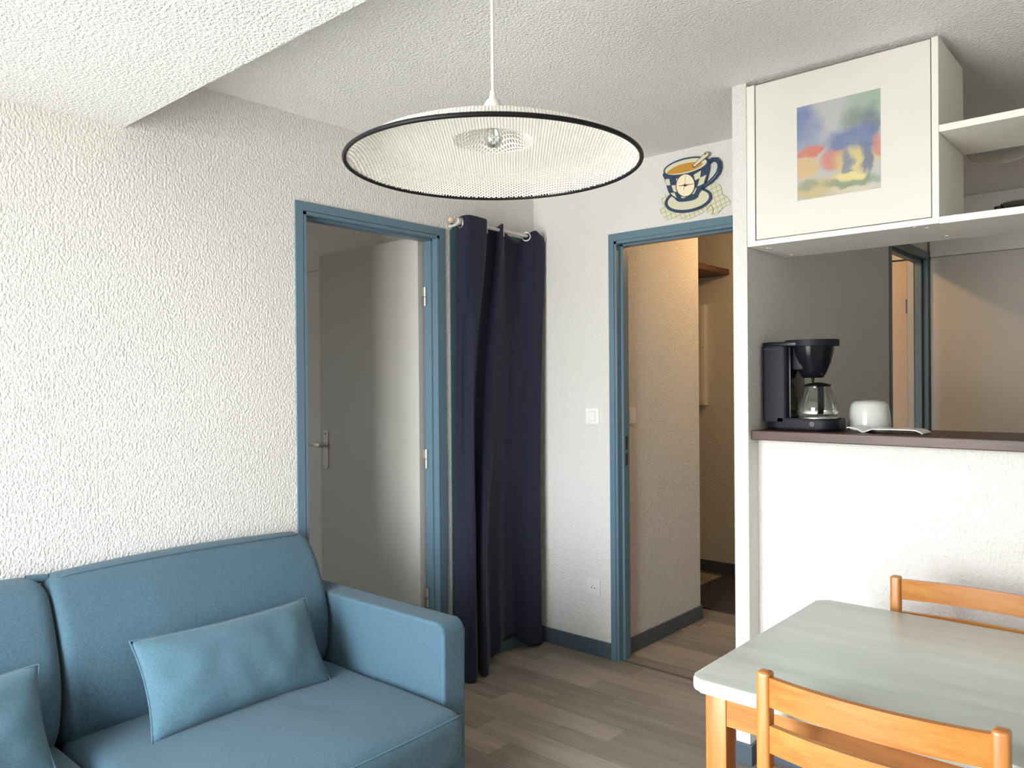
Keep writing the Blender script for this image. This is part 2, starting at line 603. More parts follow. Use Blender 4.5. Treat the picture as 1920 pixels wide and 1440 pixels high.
obj('keyhole', add_lathe(bmesh.new(), [(0.0045, LY0-0.0068), (0.0045, LY0-0.004)], (-0.822, 0, 1.103), 10, 'y'), 'dark', leaf)
for hz in (0.36, 1.013, 1.773):
    bm = bmesh.new()
    add_lathe(bm, [(0.0075, hz+0.002), (0.0075, hz+0.045)], (-0.066, -0.722, 0), 12)
    add_lathe(bm, [(0.0065, hz-0.043), (0.0065, hz-0.002)], (-0.066, -0.722, 0), 12)
    add_box(bm, -0.096, -0.066, -0.7255, -0.7225, hz+0.003, hz+0.044)
    add_box(bm, -0.0665, -0.0645, -0.722, -0.706, hz-0.042, hz-0.003)
    obj('hinge', bm, 'steel', d1, smooth=True, angle=40)

# bedroom wardrobe rail seen beside the door
struct('trim_1', boxes([(XB, -0.60, -0.640, -0.62, 2.004, 2.052)], 0.002), 'bedroom', 'pale horizontal batten on the bedroom wall', 'trim')

# ------------------------------------------------------------------ closet frame behind curtain
cl = thing('door_2', 'teal painted closet frame with low sill behind the navy curtain', 'door frame', (0, (AL0+AL1)/2, 0), kind='structure')
obj('jamb', boxes([(-TW, 0.004, AL0, AL0+0.048, 0, 2.125)], 0.001), 'teal', cl)
obj('jamb', boxes([(-TW, 0.004, AL1-0.02, AL1, 0, 2.125)], 0.001), 'teal', cl)
obj('header', boxes([(-TW, 0.003, AL0+0.048, AL1-0.02, 2.07, 2.12)], 0.001), 'teal', cl)
obj('sill', boxes([(-TW, 0.003, AL0+0.048, AL1-0.02, 0, 0.055)], 0.002), 'teal', cl)
obj('closet_floor', boxes([(-0.56, -TW, -0.56, 0.0, 0, 0.05)]), 'smooth', cl)

# ------------------------------------------------------------------ door 3 : hall doorway
d3 = thing('door_3', 'blue painted frame of the open hall doorway', 'door frame', ((X2a+X2b)/2, 0.03, 0), kind='structure')
def jamb_y(xa, sgn):
    l = []
    for a, b, yf in ((0, 0.030, -0.008), (0.030, 0.033, -0.003), (0.033, 0.046, -0.007), (0.046, 0.058, 0.03)):
        x0, x1 = sorted((xa+sgn*a, xa+sgn*b))
        l.append((x0, x1, yf, 0.078, 0, ZT))
    return l
jl = obj('jamb', boxes(jamb_y(X2a, 1)), 'blue', d3)
obj('strike_slot', boxes([(X2a+0.0582, X2a+0.0588, 0.045, 0.062, 1.035, 1.10)]), 'dark', jl)
obj('strike_slot', boxes([(X2a+0.0582, X2a+0.0588, 0.045, 0.062, 0.955, 1.015)]), 'dark', jl)
obj('jamb', boxes(jamb_y(X2b, -1)), 'blue', d3)
obj('header', boxes([(X2a+0.0005, X2b-0.0005, -0.0085, 0.078, ZT-0.034, ZT+0.0005), (X2a+0.03, X2b-0.03, -0.003, 0.078, ZT-0.037, ZT-0.034),
                     (X2a+0.033, X2b-0.033, -0.007, 0.078, ZT-0.050, ZT-0.037), (X2a+0.046, X2b-0.046, 0.03, 0.078, ZT-0.058, ZT-0.05)]), 'blue', d3)
struct('trim_2', boxes([(X2a+0.058, X2b-0.058, 0.012, 0.021, 0.0, 0.003)], 0.001), 'joint', 'thin dark threshold strip in the hall doorway', 'trim')

# baseboards
def baseboard(name, lst, label):
    return struct(name, boxes(lst, 0.002), 'slate', label, 'baseboard')
BH = 0.078
baseboard('baseboard_back', [(0.012, X2a, -0.011, 0, 0, BH)], 'slate blue baseboard between curtain and hall doorway')
baseboard('baseboard_hall', [(0.503, 0.514, 0.078, 0.871, 0, BH), (0.433, 0.514, 0.87, 0.881, 0, BH)], 'slate blue baseboard along the hall wall')
baseboard('baseboard_hall_far', [(-1.2, 0.5, YK-0.031, YK-0.02, 0, BH)], 'slate blue baseboard on the far hall wall')
baseboard('baseboard_pillar', [(PX0-0.01, PX1+0.01, PY-0.01, PY, 0, 0.074), (PX1, PX1+0.01, PY, -0.479, 0, 0.074), (PX0-0.01, PX0, PY, 0.0, 0, 0.074)],
          'slate blue baseboard around the foot of the pillar')
baseboard('baseboard_bar', [(PX1+0.01, XR, -0.489, -0.479, 0, 0.074)], 'slate blue baseboard under the bar wall')
baseboard('baseboard_left', [(0, 0.011, WIN_Y, D1a, 0, BH)], 'slate blue baseboard behind the sofa')

# ------------------------------------------------------------------ kitchen opening frame, hall entrance door, kitchen closet
kf = thing('door_4', 'grey blue frame of the opening from kitchen to hall', 'door frame', (PX1, 1.55, 0), kind='structure')
obj('jamb', boxes([(PX0-0.004, PX1+0.006, 1.140, 1.180, 0, 2.115)], 0.001), 'darkblue', kf)
obj('jamb', boxes([(PX0-0.004, PX1+0.006, 1.90, 1.95, 0, 2.115), (PX0-0.004, PX1-0.02, 1.86, 1.90, 0, 2.10)], 0.001), 'darkblue', kf)
obj('header', boxes([(PX0-0.004, PX1+0.010, 1.138, 1.95, 2.075, 2.118), (PX0-0.004, PX1-0.02, 1.18, 1.90, 2.055, 2.075)], 0.001), 'darkblue', kf)

ed = thing('door_5', 'beige entrance door at the end of the hall', 'door', (0.95, YK, 0), kind='structure')
obj('door_leaf', boxes([(0.56, 1.338, YK-0.026, YK+0.02, 0.01, 2.085)], 0.002), 'entry', ed)
obj('jamb', boxes([(1.343, 1.378, YK-0.045, YK+0.03, 0, 2.13)], 0.001), 'leaf_edge', ed)
obj('jamb', boxes([(0.52, 0.556, YK-0.045, YK+0.03, 0, 2.13)], 0.001), 'leaf_edge', ed)
obj('header', boxes([(0.556, 1.343, YK-0.045, YK+0.03, 2.092, 2.13)], 0.001), 'leaf_edge', ed)
obj('hinge', add_lathe(bmesh.new(), [(0.008, 1.765), (0.008, 1.85)], (1.339, YK-0.036, 0), 10), 'darkblue', ed)

kc = thing('closet_front', 'smooth greige closet panel with pale header on the far kitchen wall', 'closet', (2.4, YK-0.03, 0))
obj('panel', boxes([(1.462, 2.40, YK-0.012, YK-0.001, 0.01, 2.088)], 0.001), 'smooth', kc)
obj('panel', boxes([(2.404, XR-0.005, YK-0.012, YK-0.001, 0.01, 2.088)], 0.001), 'smooth', kc)
obj('header', boxes([(1.462, XR-0.005, YK-0.028, YK-0.001, 2.092, H-0.001)], 0.002), 'whitelam', kc)

# ------------------------------------------------------------------ hall things
cs = thing('coat_shelf', 'dark brown wooden board shelf high in the hall', 'shelf', (-0.15, 1.4, 2.1))
obj('board', boxes([(-0.56, 0.18, 0.885, YK-0.021, 2.108, 2.150)], 0.002), 'shelfwood', cs)
obj('end_strip', boxes([(0.1805, 0.186, 0.89, YK-0.022, 2.110, 2.149)], 0.001), 'shelfwood', cs)
eb = thing('electrical_panel', 'cream electrical panel with two covers on the far hall wall', 'electrical panel', (-0.1, YK-0.05, 1.19))
obj('housing', boxes([(-0.26, 0.016, YK-0.075, YK-0.0205, 1.19, 1.91)], 0.004), 'whiteplastic', eb)
obj('cover', boxes([(-0.25, 0.004, YK-0.082, YK-0.0755, 1.612, 1.90)], 0.002), 'whiteplastic', eb)
obj('cover', boxes([(-0.25, 0.004, YK-0.082, YK-0.0755, 1.215, 1.592)], 0.002), 'whiteplastic', eb)
tag(obj('door_mat', boxes([(0.172, 0.92, 1.06, 1.87, 0.0005, 0.011)], 0.002), 'mat'), 'dark brown coir mat on the hall floor', 'mat')
# hall ceiling lamp (lit)
hl = thing('hall_ceiling_lamp', 'small lit warm ceiling lamp in the hall', 'ceiling lamp', (1.0, 1.02, 2.36))
obj('base_plate', add_lathe(bmesh.new(), [(0.05, 2.405), (0.055, 2.41), (0.055, 2.4265)], (1.0, 1.02, 0), 24), 'whiteplastic', hl, smooth=True, angle=40)
s = NT('lit_bulb')
s.b.inputs['Emission Color'].default_value = (1.0, 0.60, 0.24, 1)
s.b.inputs['Emission Strength'].default_value = 30
bm = bmesh.new()
bmesh.ops.create_uvsphere(bm, u_segments=16, v_segments=10, radius=0.03, matrix=Matrix.Translation((1.0, 1.02, 2.372)))
obj('bulb', bm, s.m, hl, smooth=True)
ld = bpy.data.lights.new('hall_lamp_light', 'POINT')
ld.energy = 10.5
ld.color = (1.0, 0.58, 0.235)
ld.shadow_soft_size = 0.03
lo = bpy.data.objects.new('hall_lamp_light', ld)
COL.objects.link(lo)
lo.location = (1.0, 1.02, 2.325)

# kitchen ceiling dome
kd = thing('kitchen_ceiling_light', 'round frosted glass ceiling light of the kitchen, switched off', 'ceiling lamp', (1.98, 0.95, 2.35))
obj('base_ring', add_lathe(bmesh.new(), [(0.135, H-0.016), (0.14, H-0.012), (0.14, H-0.0005)], (1.98, 0.95, 0), 40), 'whitelam', kd, smooth=True, angle=40)
obj('glass_dome', add_lathe(bmesh.new(), [(0.132-0.132*(1-math.cos(t*math.pi/2/10))**1.0 if t else 0.132, H-0.0165-0.055*math.sin(t*math.pi/2/10)) for t in range(10)], (1.98, 0.95, 0), 40), 'ceramic', kd, smooth=True)

# ------------------------------------------------------------------ switches and socket
def switch_plate(name, label, to_world):
    """to_world maps (u horizontal, v up, w out of wall) to room space"""
    return name
def plate(bm, axis, c, hw, hh, d0, d1, bev):
    if axis == 'y':
        add_box(bm, c[0]-hw, c[0]+hw, c[1]-d1, c[1]-d0, c[2]-hh, c[2]+hh, bev)
    else:
        add_box(bm, c[0]+d0, c[0]+d1, c[1]-hw, c[1]+hw, c[2]-hh, c[2]+hh, bev)
    return bm
for axis, c, lab in (('y', (0.377, 0.0, 1.197), 'white light switch on the wall left of the hall doorway'),
                     ('x', (0.503, 0.14, 1.196), 'white light switch on the hall wall inside the doorway')):
    t = thing('light_switch', lab, 'light switch', c, 'square light switches')
    obj('cover_plate', plate(bmesh.new(), axis, c, 0.040, 0.040, 0, 0.010, 0.003), 'switchwhite', t)
    obj('surround', plate(bmesh.new(), axis, c, 0.0228, 0.0248, 0.010, 0.0112, 0.0004), 'roddy', t)
    cc = (c[0]-0.0, c[1], c[2])
    obj('rocker', plate(bmesh.new(), axis, cc, 0.021, 0.023, 0.0112, 0.0150, 0.0012), 'switchwhite', t)
c = (0.376, 0.0, 0.340)
t = thing('wall_socket', 'white wall socket low on the wall beside the doorway', 'socket', c)
pl = obj('cover_plate', plate(bmesh.new(), 'y', c, 0.040, 0.040, 0, 0.009, 0.003), 'whiteplastic', t)
obj('socket_ring', add_lathe(bmesh.new(), [(0.0245, -0.009), (0.0245, -0.0115), (0.020, -0.0115), (0.019, -0.0095)], (c[0], 0, c[2]), 28, 'y'), 'whiteplastic', t, smooth=True, angle=40)
for dx in (-0.0095, 0.0095):
    obj('socket_hole', add_lathe(bmesh.new(), [(0.0028, -0.0101), (0.0028, -0.0096)], (c[0]+dx, 0, c[2]-0.004), 10, 'y'), 'dark', t)
obj('earth_pin', add_lathe(bmesh.new(), [(0.0024, -0.017), (0.0024, -0.0096)], (c[0], 0, c[2]+0.010), 10, 'y'), 'steel', t)

# ------------------------------------------------------------------ sofa
def loft_y(prof, y0, y1, rend, ny=26, bulge=0.0, wob=0.0, seed=0.0, sub=4):
    """smooth closed (x,z) outline lofted along y with rounded ends"""
    n = len(prof)
    pts = []
    for i in range(n):                       # closed Catmull-Rom
        p0, p1, p2, p3 = (Vector((*prof[(i+k-1) % n], 0)) for k in range(4))
        for q in range(sub):
            t = q/sub
            pts.append(0.5*((2*p1)+(-p0+p2)*t+(2*p0-5*p1+4*p2-p3)*t*t+(-p0+3*p1-3*p2+p3)*t**3))
    cx = sum(p.x for p in pts)/len(pts)
    cz = sum(p.y for p in pts)/len(pts)
    hx = (max(p.x for p in pts)-min(p.x for p in pts))/2
    hz = (max(p.y for p in pts)-min(p.y for p in pts))/2
    ys = []
    for k in range(7):
        e = rend*(1-math.cos(k/6*math.pi/2))
        ys.append((y0+e, rend-math.sqrt(max(0, rend**2-(rend-e)**2))))
    for k in range(1, ny):
        ys.append((y0+rend+(y1-y0-2*rend)*k/ny, 0.0))
    for k in range(7):
        e = rend*(1-math.cos((6-k)/6*math.pi/2))
        ys.append((y1-e, rend-math.sqrt(max(0, rend**2-(rend-e)**2))))
    bm = bmesh.new()
    rings = []
    for y, d in ys:
        s_ = (y-(y0+y1)/2)/((y1-y0)/2)
        b = bulge*(1-s_*s_)
        ring = []
        for p in pts:
            x = cx+(p.x-cx)*(hx-d+b)/hx
            z = cz+(p.y-cz)*(hz-d+b)/hz
            if wob:
                nv = noise.noise(Vector((x*6, y*5+seed, z*6)))
                x += wob*nv
                z += wob*nv*0.6
            ring.append(bm.verts.new((x, y, z)))
        rings.append(ring)
    m_ = len(pts)
    for i in range(len(rings)-1):
        for k in range(m_):
            bm.faces.new((rings[i][k], rings[i][(k+1) % m_], rings[i+1][(k+1) % m_], rings[i+1][k]))
    bm.faces.new(rings[0][::-1])
    bm.faces.new(rings[-1])
    return bm

def rbox(x0, x1, y0, y1, z0, z1, r, n=22, deform=None):
    bm = bmesh.new()
    bmesh.ops.create_cube(bm, size=2.0)
    bmesh.ops.subdivide_edges(bm, edges=bm.edges[:], cuts=n, use_grid_fill=True)
    c = Vector(((x0+x1)/2, (y0+y1)/2, (z0+z1)/2))
    h = Vector(((x1-x0)/2, (y1-y0)/2, (z1-z0)/2))
    for v in bm.verts:
        p = Vector([math.copysign(1-(1-abs(a))**1.9, a)*hh for a, hh in zip(v.co, h)])
        q = Vector([max(-(hh-r), min(hh-r, a)) for a, hh in zip(p, h)])
        d = p-q
        if d.length > 1e-9:
            p = q+d.normalized()*r
        p = p+c
        if deform:
            p = deform(p, (p-c), h)
        v.co = p
    return bm

SY0, SY1 = -3.36, -1.395        # sofa extent along the wall
sf = thing('sofa', 'blue fabric two-seat sofa against the left wall', 'sofa', (0.5, (SY0+SY1)/2, 0))
# arms: slab with rounded top front corner
def arm(y0, y1):
    o = []
    x0, x1, z0, z1, r = 0.015, 0.850, 0.06, 0.602, 0.035
    pts = [(x0, z0), (x1, z0)]
    for k in range(7):
        a = math.radians(90*k/6)
        pts.append((x1-r+r*math.cos(a), z1-r+r*math.sin(a)))
    pts.append((x0, z1))
    bm = bmesh.new()
    add_prism(bm, pts, 'y', y0, y1, 0.010, 3)
    return bm
a1 = obj('arm', arm(-1.490, -1.395), 'sofa', sf, smooth=True, angle=50)
a2 = obj('arm', arm(SY0, SY0+0.095), 'sofa', sf, smooth=True, angle=50)
def seam(y):
    pts = [(0.24, y, 0.594)]
    x1, z1, r = 0.848, 0.594, 0.03
    pts += [(0.4, y, 0.594), (0.6, y, 0.594), (0.78, y, 0.594)]
    for k in range(7):
        a = math.radians(90-90*k/6)
        pts.append((x1-0.004-r+r*math.cos(a), y, z1-r+r*math.sin(a)))
    pts += [(x1-0.004, y, 0.4), (x1-0.004, y, 0.1)]
    return add_tube(bmesh.new(), pts, 0.0035, 6)
obj('piping', seam(-1.4885), 'pillow', a1, smooth=True)
obj('back_frame', boxes([(0.012, 0.075, SY0+0.095, -1.490, 0.07, 0.70)], 0.012), 'sofa', sf, smooth=True, angle=50)
obj('base', boxes([(0.08, 0.855, SY0+0.096, -1.491, 0.07, 0.20)], 0.012), 'sofa', sf, smooth=True, angle=50)
for lx in (0.10, 0.82):
    for ly in (SY0+0.05, -1.44):
        obj('leg', add_lathe(bmesh.new(), [(0.018, 0.0), (0.024, 0.06)], (lx, ly, 0), 14), 'black', sf, smooth=True, angle=40)
bprof = [(0.045, 0.806), (0.120, 0.792), (0.178, 0.730), (0.226, 0.645), (0.256, 0.560), (0.266, 0.480), (0.250, 0.390), (0.205, 0.335),
         (0.12, 0.322), (0.09, 0.40), (0.080, 0.56), (0.075, 0.70), (0.020, 0.735), (0.018, 0.785)]
def bshift(prof):
    return prof
SPL = -2.385
c1 = obj('back_cushion', loft_y(bprof, SPL+0.004, -1.496, 0.032, 30, 0.014, 0.004, 1.0), 'sofa', sf, smooth=True)
c2 = obj('back_cushion', loft_y(bprof, SY0+0.100, SPL-0.004, 0.045, 30, 0.012, 0.004, 7.0), 'sofa', sf, smooth=True)
# seam along the upper edge of the visible back cushion
bm = bmesh.new()
tp = []
for k in range(31):
    y = SPL+0.04+(-1.53-SPL-0.04)*k/30
    s_ = (y-(SPL-1.49)/2)/0.44
    tp.append((0.098+0.008*(1-s_*s_), y, 0.8015+0.012*(1-s_*s_)))
add_tube(bm, tp, 0.0022, 6)
obj('seam', bm, 'sofa', c1, smooth=True)
def seat_def(y0, y1, sd):
    def f(p, d, h):
        u, v = d.x/h.x, d.y/h.y
        if d.z > 0:
            p.z += 0.024*(1-min(1, abs(v))**2.4)*(1-min(1, abs(u))**4)
            # soft dents and wrinkles
            p.z += 0.005*noise.noise(Vector((p.x*5, p.y*5, sd)))
            for wx, wy, a in ((0.60, -1.80, 0.7), (0.66, -1.77, 0.9), (0.53, -1.83, 0.5)):
                t = (p.x-wx)*math.cos(a)+(p.y-wy)*math.sin(a)
                q = -(p.x-wx)*math.sin(a)+(p.y-wy)*math.cos(a)
                p.z -= 0.007*math.exp(-(q/0.014)**2-(t/0.07)**2)
        p.x += 0.020*(1-min(1, abs(v))**2.5) if d.x > 0 else 0
        return p
    return f
s1 = obj('seat_cushion', rbox(0.165, 0.955, SPL+0.004, -1.494, 0.202, 0.362, 0.045, 46, seat_def(SPL, -1.49, 3.0)), 'sofa', sf, smooth=True)
s2 = obj('seat_cushion', rbox(0.165, 0.955, SY0+0.099, SPL-0.004, 0.202, 0.362, 0.045, 46, seat_def(SY0+.1, SPL, 9.0)), 'sofa', sf, smooth=True)
bm = bmesh.new()
tp = []
for k in range(41):
    y = SPL+0.03+(-1.51-SPL-0.03)*k/40
    v = (y-(SPL-1.49)/2)/0.445
    tp.append((0.942+0.020*(1-abs(v)**2.5), y, 0.348+0.004*(1-abs(v)**2.4)))
add_tube(bm, tp, 0.003, 6)
obj('piping', bm, 'pillow', s1, smooth=True)
# fabric loop between the two back cushions
bm = bmesh.new()
seg = 18
for r_, z_ in ((0.013, 0),):
    ring_o, ring_i = [], []
    for side in (0, 1):
        o_, i_ = [], []
        for k in range(seg):
            a = 2*math.pi*k/seg
            yy = -2.425+0.055*side
            o_.append(bm.verts.new((0.058+0.015*math.cos(a), yy, 0.802+0.013*math.sin(a)-0.006*side)))
            i_.append(bm.verts.new((0.058+0.0125*math.cos(a), yy, 0.802+0.0105*math.sin(a)-0.006*side)))
        ring_o.append(o_)
        ring_i.append(i_)
    for k in range(seg):
        j = (k+1) % seg
        bm.faces.new((ring_o[0][k], ring_o[0][j], ring_o[1][j], ring_o[1][k]))
        bm.faces.new((ring_i[0][k], ring_i[1][k], ring_i[1][j], ring_i[0][j]))
        bm.faces.new((ring_o[0][k], ring_i[0][k], ring_i[0][j], ring_o[0][j]))
        bm.faces.new((ring_o[1][k], ring_o[1][j], ring_i[1][j], ring_i[1][k]))
obj('fabric_loop', bm, 'sofa', sf, smooth=True, angle=50)

# scatter pillows
def pillow(center, wdir, hdir, hw, hh, T, seed):
    w = Vector(wdir).normalized()
    h_ = Vector(hdir)
    h_ = (h_-w*h_.dot(w)).normalized()
    nrm = w.cross(h_).normalized()
    if nrm.x < 0:
        nrm = -nrm
    bm = bmesh.new()
    N, K = 44, 26
    grids = []
    for side in (1, -1):
        g = []
        for i in range(N+1):
            row = []
            for j in range(K+1):
                u = -1+2*i/N
                v = -1+2*j/K
                pin_u = 1-0.055*(1-v*v)*abs(u)**3
                pin_v = 1-0.075*(1-u*u)*abs(v)**3
                t = T*(max(0, 1-abs(u)**2.6)**0.62)*(max(0, 1-abs(v)**2.4)**0.62)
                edge = max(0, 1-abs(v))*max(0, 1-abs(u))
                t += side*0.0
                wr = 0.010*noise.noise(Vector((u*3.2+seed, v*2.0, side)))*(1-abs(u)**6)*(1-abs(v)**6)
                wr += 0.005*math.sin(11*u+seed)*max(0, -v-0.25)*(1-abs(u)**4)*(1-abs(v)**8)
                p = Vector(center)+w*(u*hw*pin_u)+h_*(v*hh*pin_v)+nrm*(side*t+wr)
                row.append(bm.verts.new(p))
            g.append(row)
        grids.append(g)
    for g in grids:
        for i in range(N):
            for j in range(K):
                bm.faces.new((g[i][j], g[i+1][j], g[i+1][j+1], g[i][j+1]))
    bmesh.ops.remove_doubles(bm, verts=bm.verts[:], dist=0.0004)
    edge_pts = []
    def E(u, v):
        pin_u = 1-0.055*(1-v*v)*abs(u)**3
        pin_v = 1-0.075*(1-u*u)*abs(v)**3
        return Vector(center)+w*(u*hw*pin_u)+h_*(v*hh*pin_v)
    for i in range(40):
        edge_pts.append(E(-1+2*i/40, -1))
    for i in range(20):
        edge_pts.append(E(1, -1+2*i/20))
    for i in range(40):
        edge_pts.append(E(1-2*i/40, 1))
    for i in range(20):
        edge_pts.append(E(-1, 1-2*i/20))
    return bm, edge_pts
for ctr, wd, hd, hw, hh, sd, lab in (
        ((0.392, -1.940, 0.500), (-0.012, 0.575, -0.006), (-0.135, -0.037, 0.245), 0.302, 0.146, 1.3,
         'blue linen lumbar pillow lying against the middle of the sofa back'),
        ((0.385, -2.765, 0.505), (0.01, 0.575, 0.0), (-0.135, -0.02, 0.245), 0.290, 0.142, 5.1,
         'blue linen pillow at the lower left edge of the photo')):
    t = thing('throw_pillow', lab, 'pillow', (ctr[0], ctr[1], ctr[2]-0.13), 'throw pillows on the sofa')
    bm, ep = pillow(ctr, wd, hd, hw, hh, 0.066, sd)
    b_ = obj('pillow_body', bm, 'pillow', t, smooth=True)
    obj('edge_seam', add_tube(bmesh.new(), ep, 0.0028, 6, True), 'pillow', t, smooth=True)

# ------------------------------------------------------------------ curtain and rod
rod = thing('curtain_rod', 'pale painted curtain rod with ball finial over the closet', 'curtain rod', (0.065, -0.33, 2.11))
RX, RZ = 0.066, 2.122
obj('rod_tube', add_tube(bmesh.new(), [(RX, -0.655, RZ), (RX, -0.004, RZ-0.002)], 0.0085, 14), 'roddy', rod, smooth=True, angle=40)
fin = obj('finial', add_lathe(bmesh.new(), [(0.008, -0.655), (0.009, -0.662), (0.013, -0.668), (0.0155, -0.676), (0.014, -0.684), (0.009, -0.688)], (RX, 0, RZ), 20, 'y'), 'roddy', rod, smooth=True, angle=50)
obj('copper_ring', add_lathe(bmesh.new(), [(0.0085, -0.6885), (0.0125, -0.6875), (0.0135, -0.6845), (0.0155, -0.684), (0.0158, -0.680), (0.0155, -0.678)], (RX, 0, RZ), 20, 'y', cap=False), 'copper', fin, smooth=True)
for y in (-0.630, -0.045):
    bm = bmesh.new()
    add_lathe(bm, [(0.009, y-0.014), (0.0145, y-0.011), (0.0165, y), (0.0145, y+0.011), (0.009, y+0.014)], (RX, 0, RZ), 18, 'y')
    add_tube(bm, [(RX, y, RZ-0.010), (0.03, y, RZ-0.016), (0.001, y, RZ-0.016)], 0.0065, 10)
    add_lathe(bm, [(0.017, 0.001), (0.017, 0.006)], (0, y, RZ-0.016), 16, 'x')
    obj('bracket', bm, 'roddy', rod, smooth=True, angle=45)

cur = thing('curtain', 'floor-length navy eyelet curtain hanging over the closet', 'curtain', (0.08, -0.33, 0.0))
NU, NV = 234, 100
# fold lines: stand-off x from the wall and distance along the wall at four heights
def yy(a, k, px, x):
    return a+k*px-(x-0.05)*1.04
L0 = [(857, .030), (866, .078), (880, .112), (907, .106), (910, .042), (925, .036), (937, .092), (941, .036), (955, .026), (968, .024), (984, .068), (1002, .098), (1020, .086), (1018, .030)]
L1 = [(857, .030), (864, .060), (872, .072), (888, .122), (889, .046), (902, .052), (922, .088), (941, .060), (955, .044), (968, .062), (981, .058), (1002, .084), (1022, .094), (1018, .030)]
L2 = [(853, .040), (862, .098), (874, .130), (890, .152), (892, .074), (900, .122), (908, .150), (916, .080), (936, .062), (950, .048), (966, .048), (996, .084), (1022, .094), (1018, .030)]
L3 = [(856, .060), (866, .110), (880, .160), (893, .176), (897, .120), (905, .160), (914, .166), (919, .092), (938, .100), (945, .060), (968, .038), (992, .080), (1022, .094), (1018, .030)]
LV = []
for (v, a, k, L) in ((0.0, -0.62-858*0.00397, 0.00397, L0), (0.36, -0.548-880*0.00375, 0.00375, L1), (0.72, -0.593-870*0.0037, 0.0037, L2), (1.0, -0.518-893*0.0038, 0.0038, L3)):
    LV.append((v, [(x, min(-0.014, yy(a, k, px, x))) for px, x in L]))
L0x = LV[0][1]
ZB = [.010, .008, .006, .004, .012, .008, .010, .034, .066, .094, .090, .030, .016, .018]
ZTOP = [2.140, 2.148, 2.150, 2.148, 2.140, 2.138, 2.149, 2.132, 2.102, 2.086, 2.128, 2.148, 2.112, 2.145]
def cat(vals, t):
    n = len(vals)-1
    i = min(int(t*n), n-1)
    f = t*n-i
    p = [vals[max(0, min(n, i+k))] for k in (-1, 0, 1, 2)]
    m1, m2 = (p[2]-p[0])*0.32, (p[3]-p[1])*0.32      # tight tangents keep the creases crisp
    return (2*f**3-3*f*f+1)*p[1]+(f**3-2*f*f+f)*m1+(-2*f**3+3*f*f)*p[2]+(f**3-f*f)*m2
bm = bmesh.new()
grid = []
for i in range(NU+1):
    u = i/NU
    row = []
    lev = [(v, cat([q[0] for q in L], u), cat([q[1] for q in L], u)) for v, L in LV]
    zt, zb = cat(ZTOP, u), cat(ZB, u)
    for j in range(NV+1):
        v = j/NV
        for k in range(3):
            if v <= lev[k+1][0] or k == 2:
                f = (v-lev[k][0])/(lev[k+1][0]-lev[k][0])
                break
        px_ = [lev[max(0, min(3, k+q))][1] for q in (-1, 0, 1, 2)]
        py_ = [lev[max(0, min(3, k+q))][2] for q in (-1, 0, 1, 2)]
        def hm(p):
            a, b = (p[2]-p[0])*0.4, (p[3]-p[1])*0.4
            return (2*f**3-3*f*f+1)*p[1]+(f**3-2*f*f+f)*a+(-2*f**3+3*f*f)*p[2]+(f**3-f*f)*b
        x, y = hm(px_), hm(py_)
        mid = math.sin(math.pi*min(1, v*1.05+0.02))
        x += 0.008*mid*noise.noise(Vector((u*11, v*1.2, 2.0)))+0.004*mid*noise.noise(Vector((u*34, v*1.6, 5.0)))
        z = zt*(1-v)+zb*v
        row.append(bm.verts.new((max(0.013, x), min(-0.0135, y), z)))
    grid.append(row)
for i in range(NU):
    for j in range(NV):
        bm.faces.new((grid[i][j], grid[i+1][j], grid[i+1][j+1], grid[i][j+1]))
cp = obj('cloth', bm, 'navy', cur, smooth=True)
md = cp.modifiers.new('thickness', 'SOLIDIFY')
md.thickness = 0.0022
md.offset = 0
def ring(c, nrm, R, r):
    n = Vector(nrm).normalized()
    a = n.cross(Vector((0, 0, 1))).normalized()
    b = n.cross(a)
    return add_tube(bmesh.new(), [Vector(c)+(a*math.cos(t*math.pi/14)+b*math.sin(t*math.pi/14))*R for t in range(28)], r, 8, True)
# an eyelet wherever the heading passes through the rod
row_v = 0.012
crossings = []
prev = None
for i in range(NU+1):
    u = i/NU
    x_, y_ = cat([q[0] for q in L0x], u), cat([q[1] for q in L0x], u)
    if prev and (prev[0]-RX)*(x_-RX) < 0:
        t_ = Vector((x_-prev[0], y_-prev[1], 0)).normalized()
        n_ = Vector((t_.y, -t_.x, 0))
        f_ = (RX-prev[0])/(x_-prev[0])
        crossings.append((Vector((RX, prev[1]+(y_-prev[1])*f_, RZ-0.006)), n_ if n_.x > 0 else -n_))
    prev = (x_, y_)
for c_, n_ in crossings:
    obj('eyelet', ring(c_+n_*0.0008, n_, 0.0215, 0.0036), 'steel', cur, smooth=True)

# ------------------------------------------------------------------ pendant lamp
LC = Vector((1.5106, -1.9588, 1.8431))
lamp = thing('pendant_lamp', 'wide white perforated metal pendant lamp with a black rim', 'lamp', tuple(LC))
LPROF = [(0.0, 0.100), (0.022, 0.099), (0.048, 0.094), (0.064, 0.078), (0.078, 0.058), (0.088, 0.050), (0.12, 0.0485), (0.17, 0.046), (0.21, 0.0435), (0.245, 0.038), (0.275, 0.026), (0.296, 0.013), (0.3135, 0.0)]
def lamp_z(r):
    for (a, x), (b, y) in zip(LPROF[:-1], LPROF[1:]):
        if r <= b:
            return x+(y-x)*(r-a)/(b-a)
    return 0.0
bm = bmesh.new()
RP = 0.3128
pitch = 0.0074
ca, sa = math.cos(YAW), math.sin(YAW)
cache = {}
def lv(px, py):
    key = (round(px*1e5), round(py*1e5))
    v = cache.get(key)
    if v is None:
        r = math.hypot(px, py)
        if r > RP:
            px, py = px*RP/r, py*RP/r
            r = RP
        wx, wy = px*ca-py*sa, px*sa+py*ca
        v = bm.verts.new((LC.x+wx, LC.y+wy, LC.z+lamp_z(r)))
        cache[key] = v
    return v
Rh = pitch/math.sqrt(3)
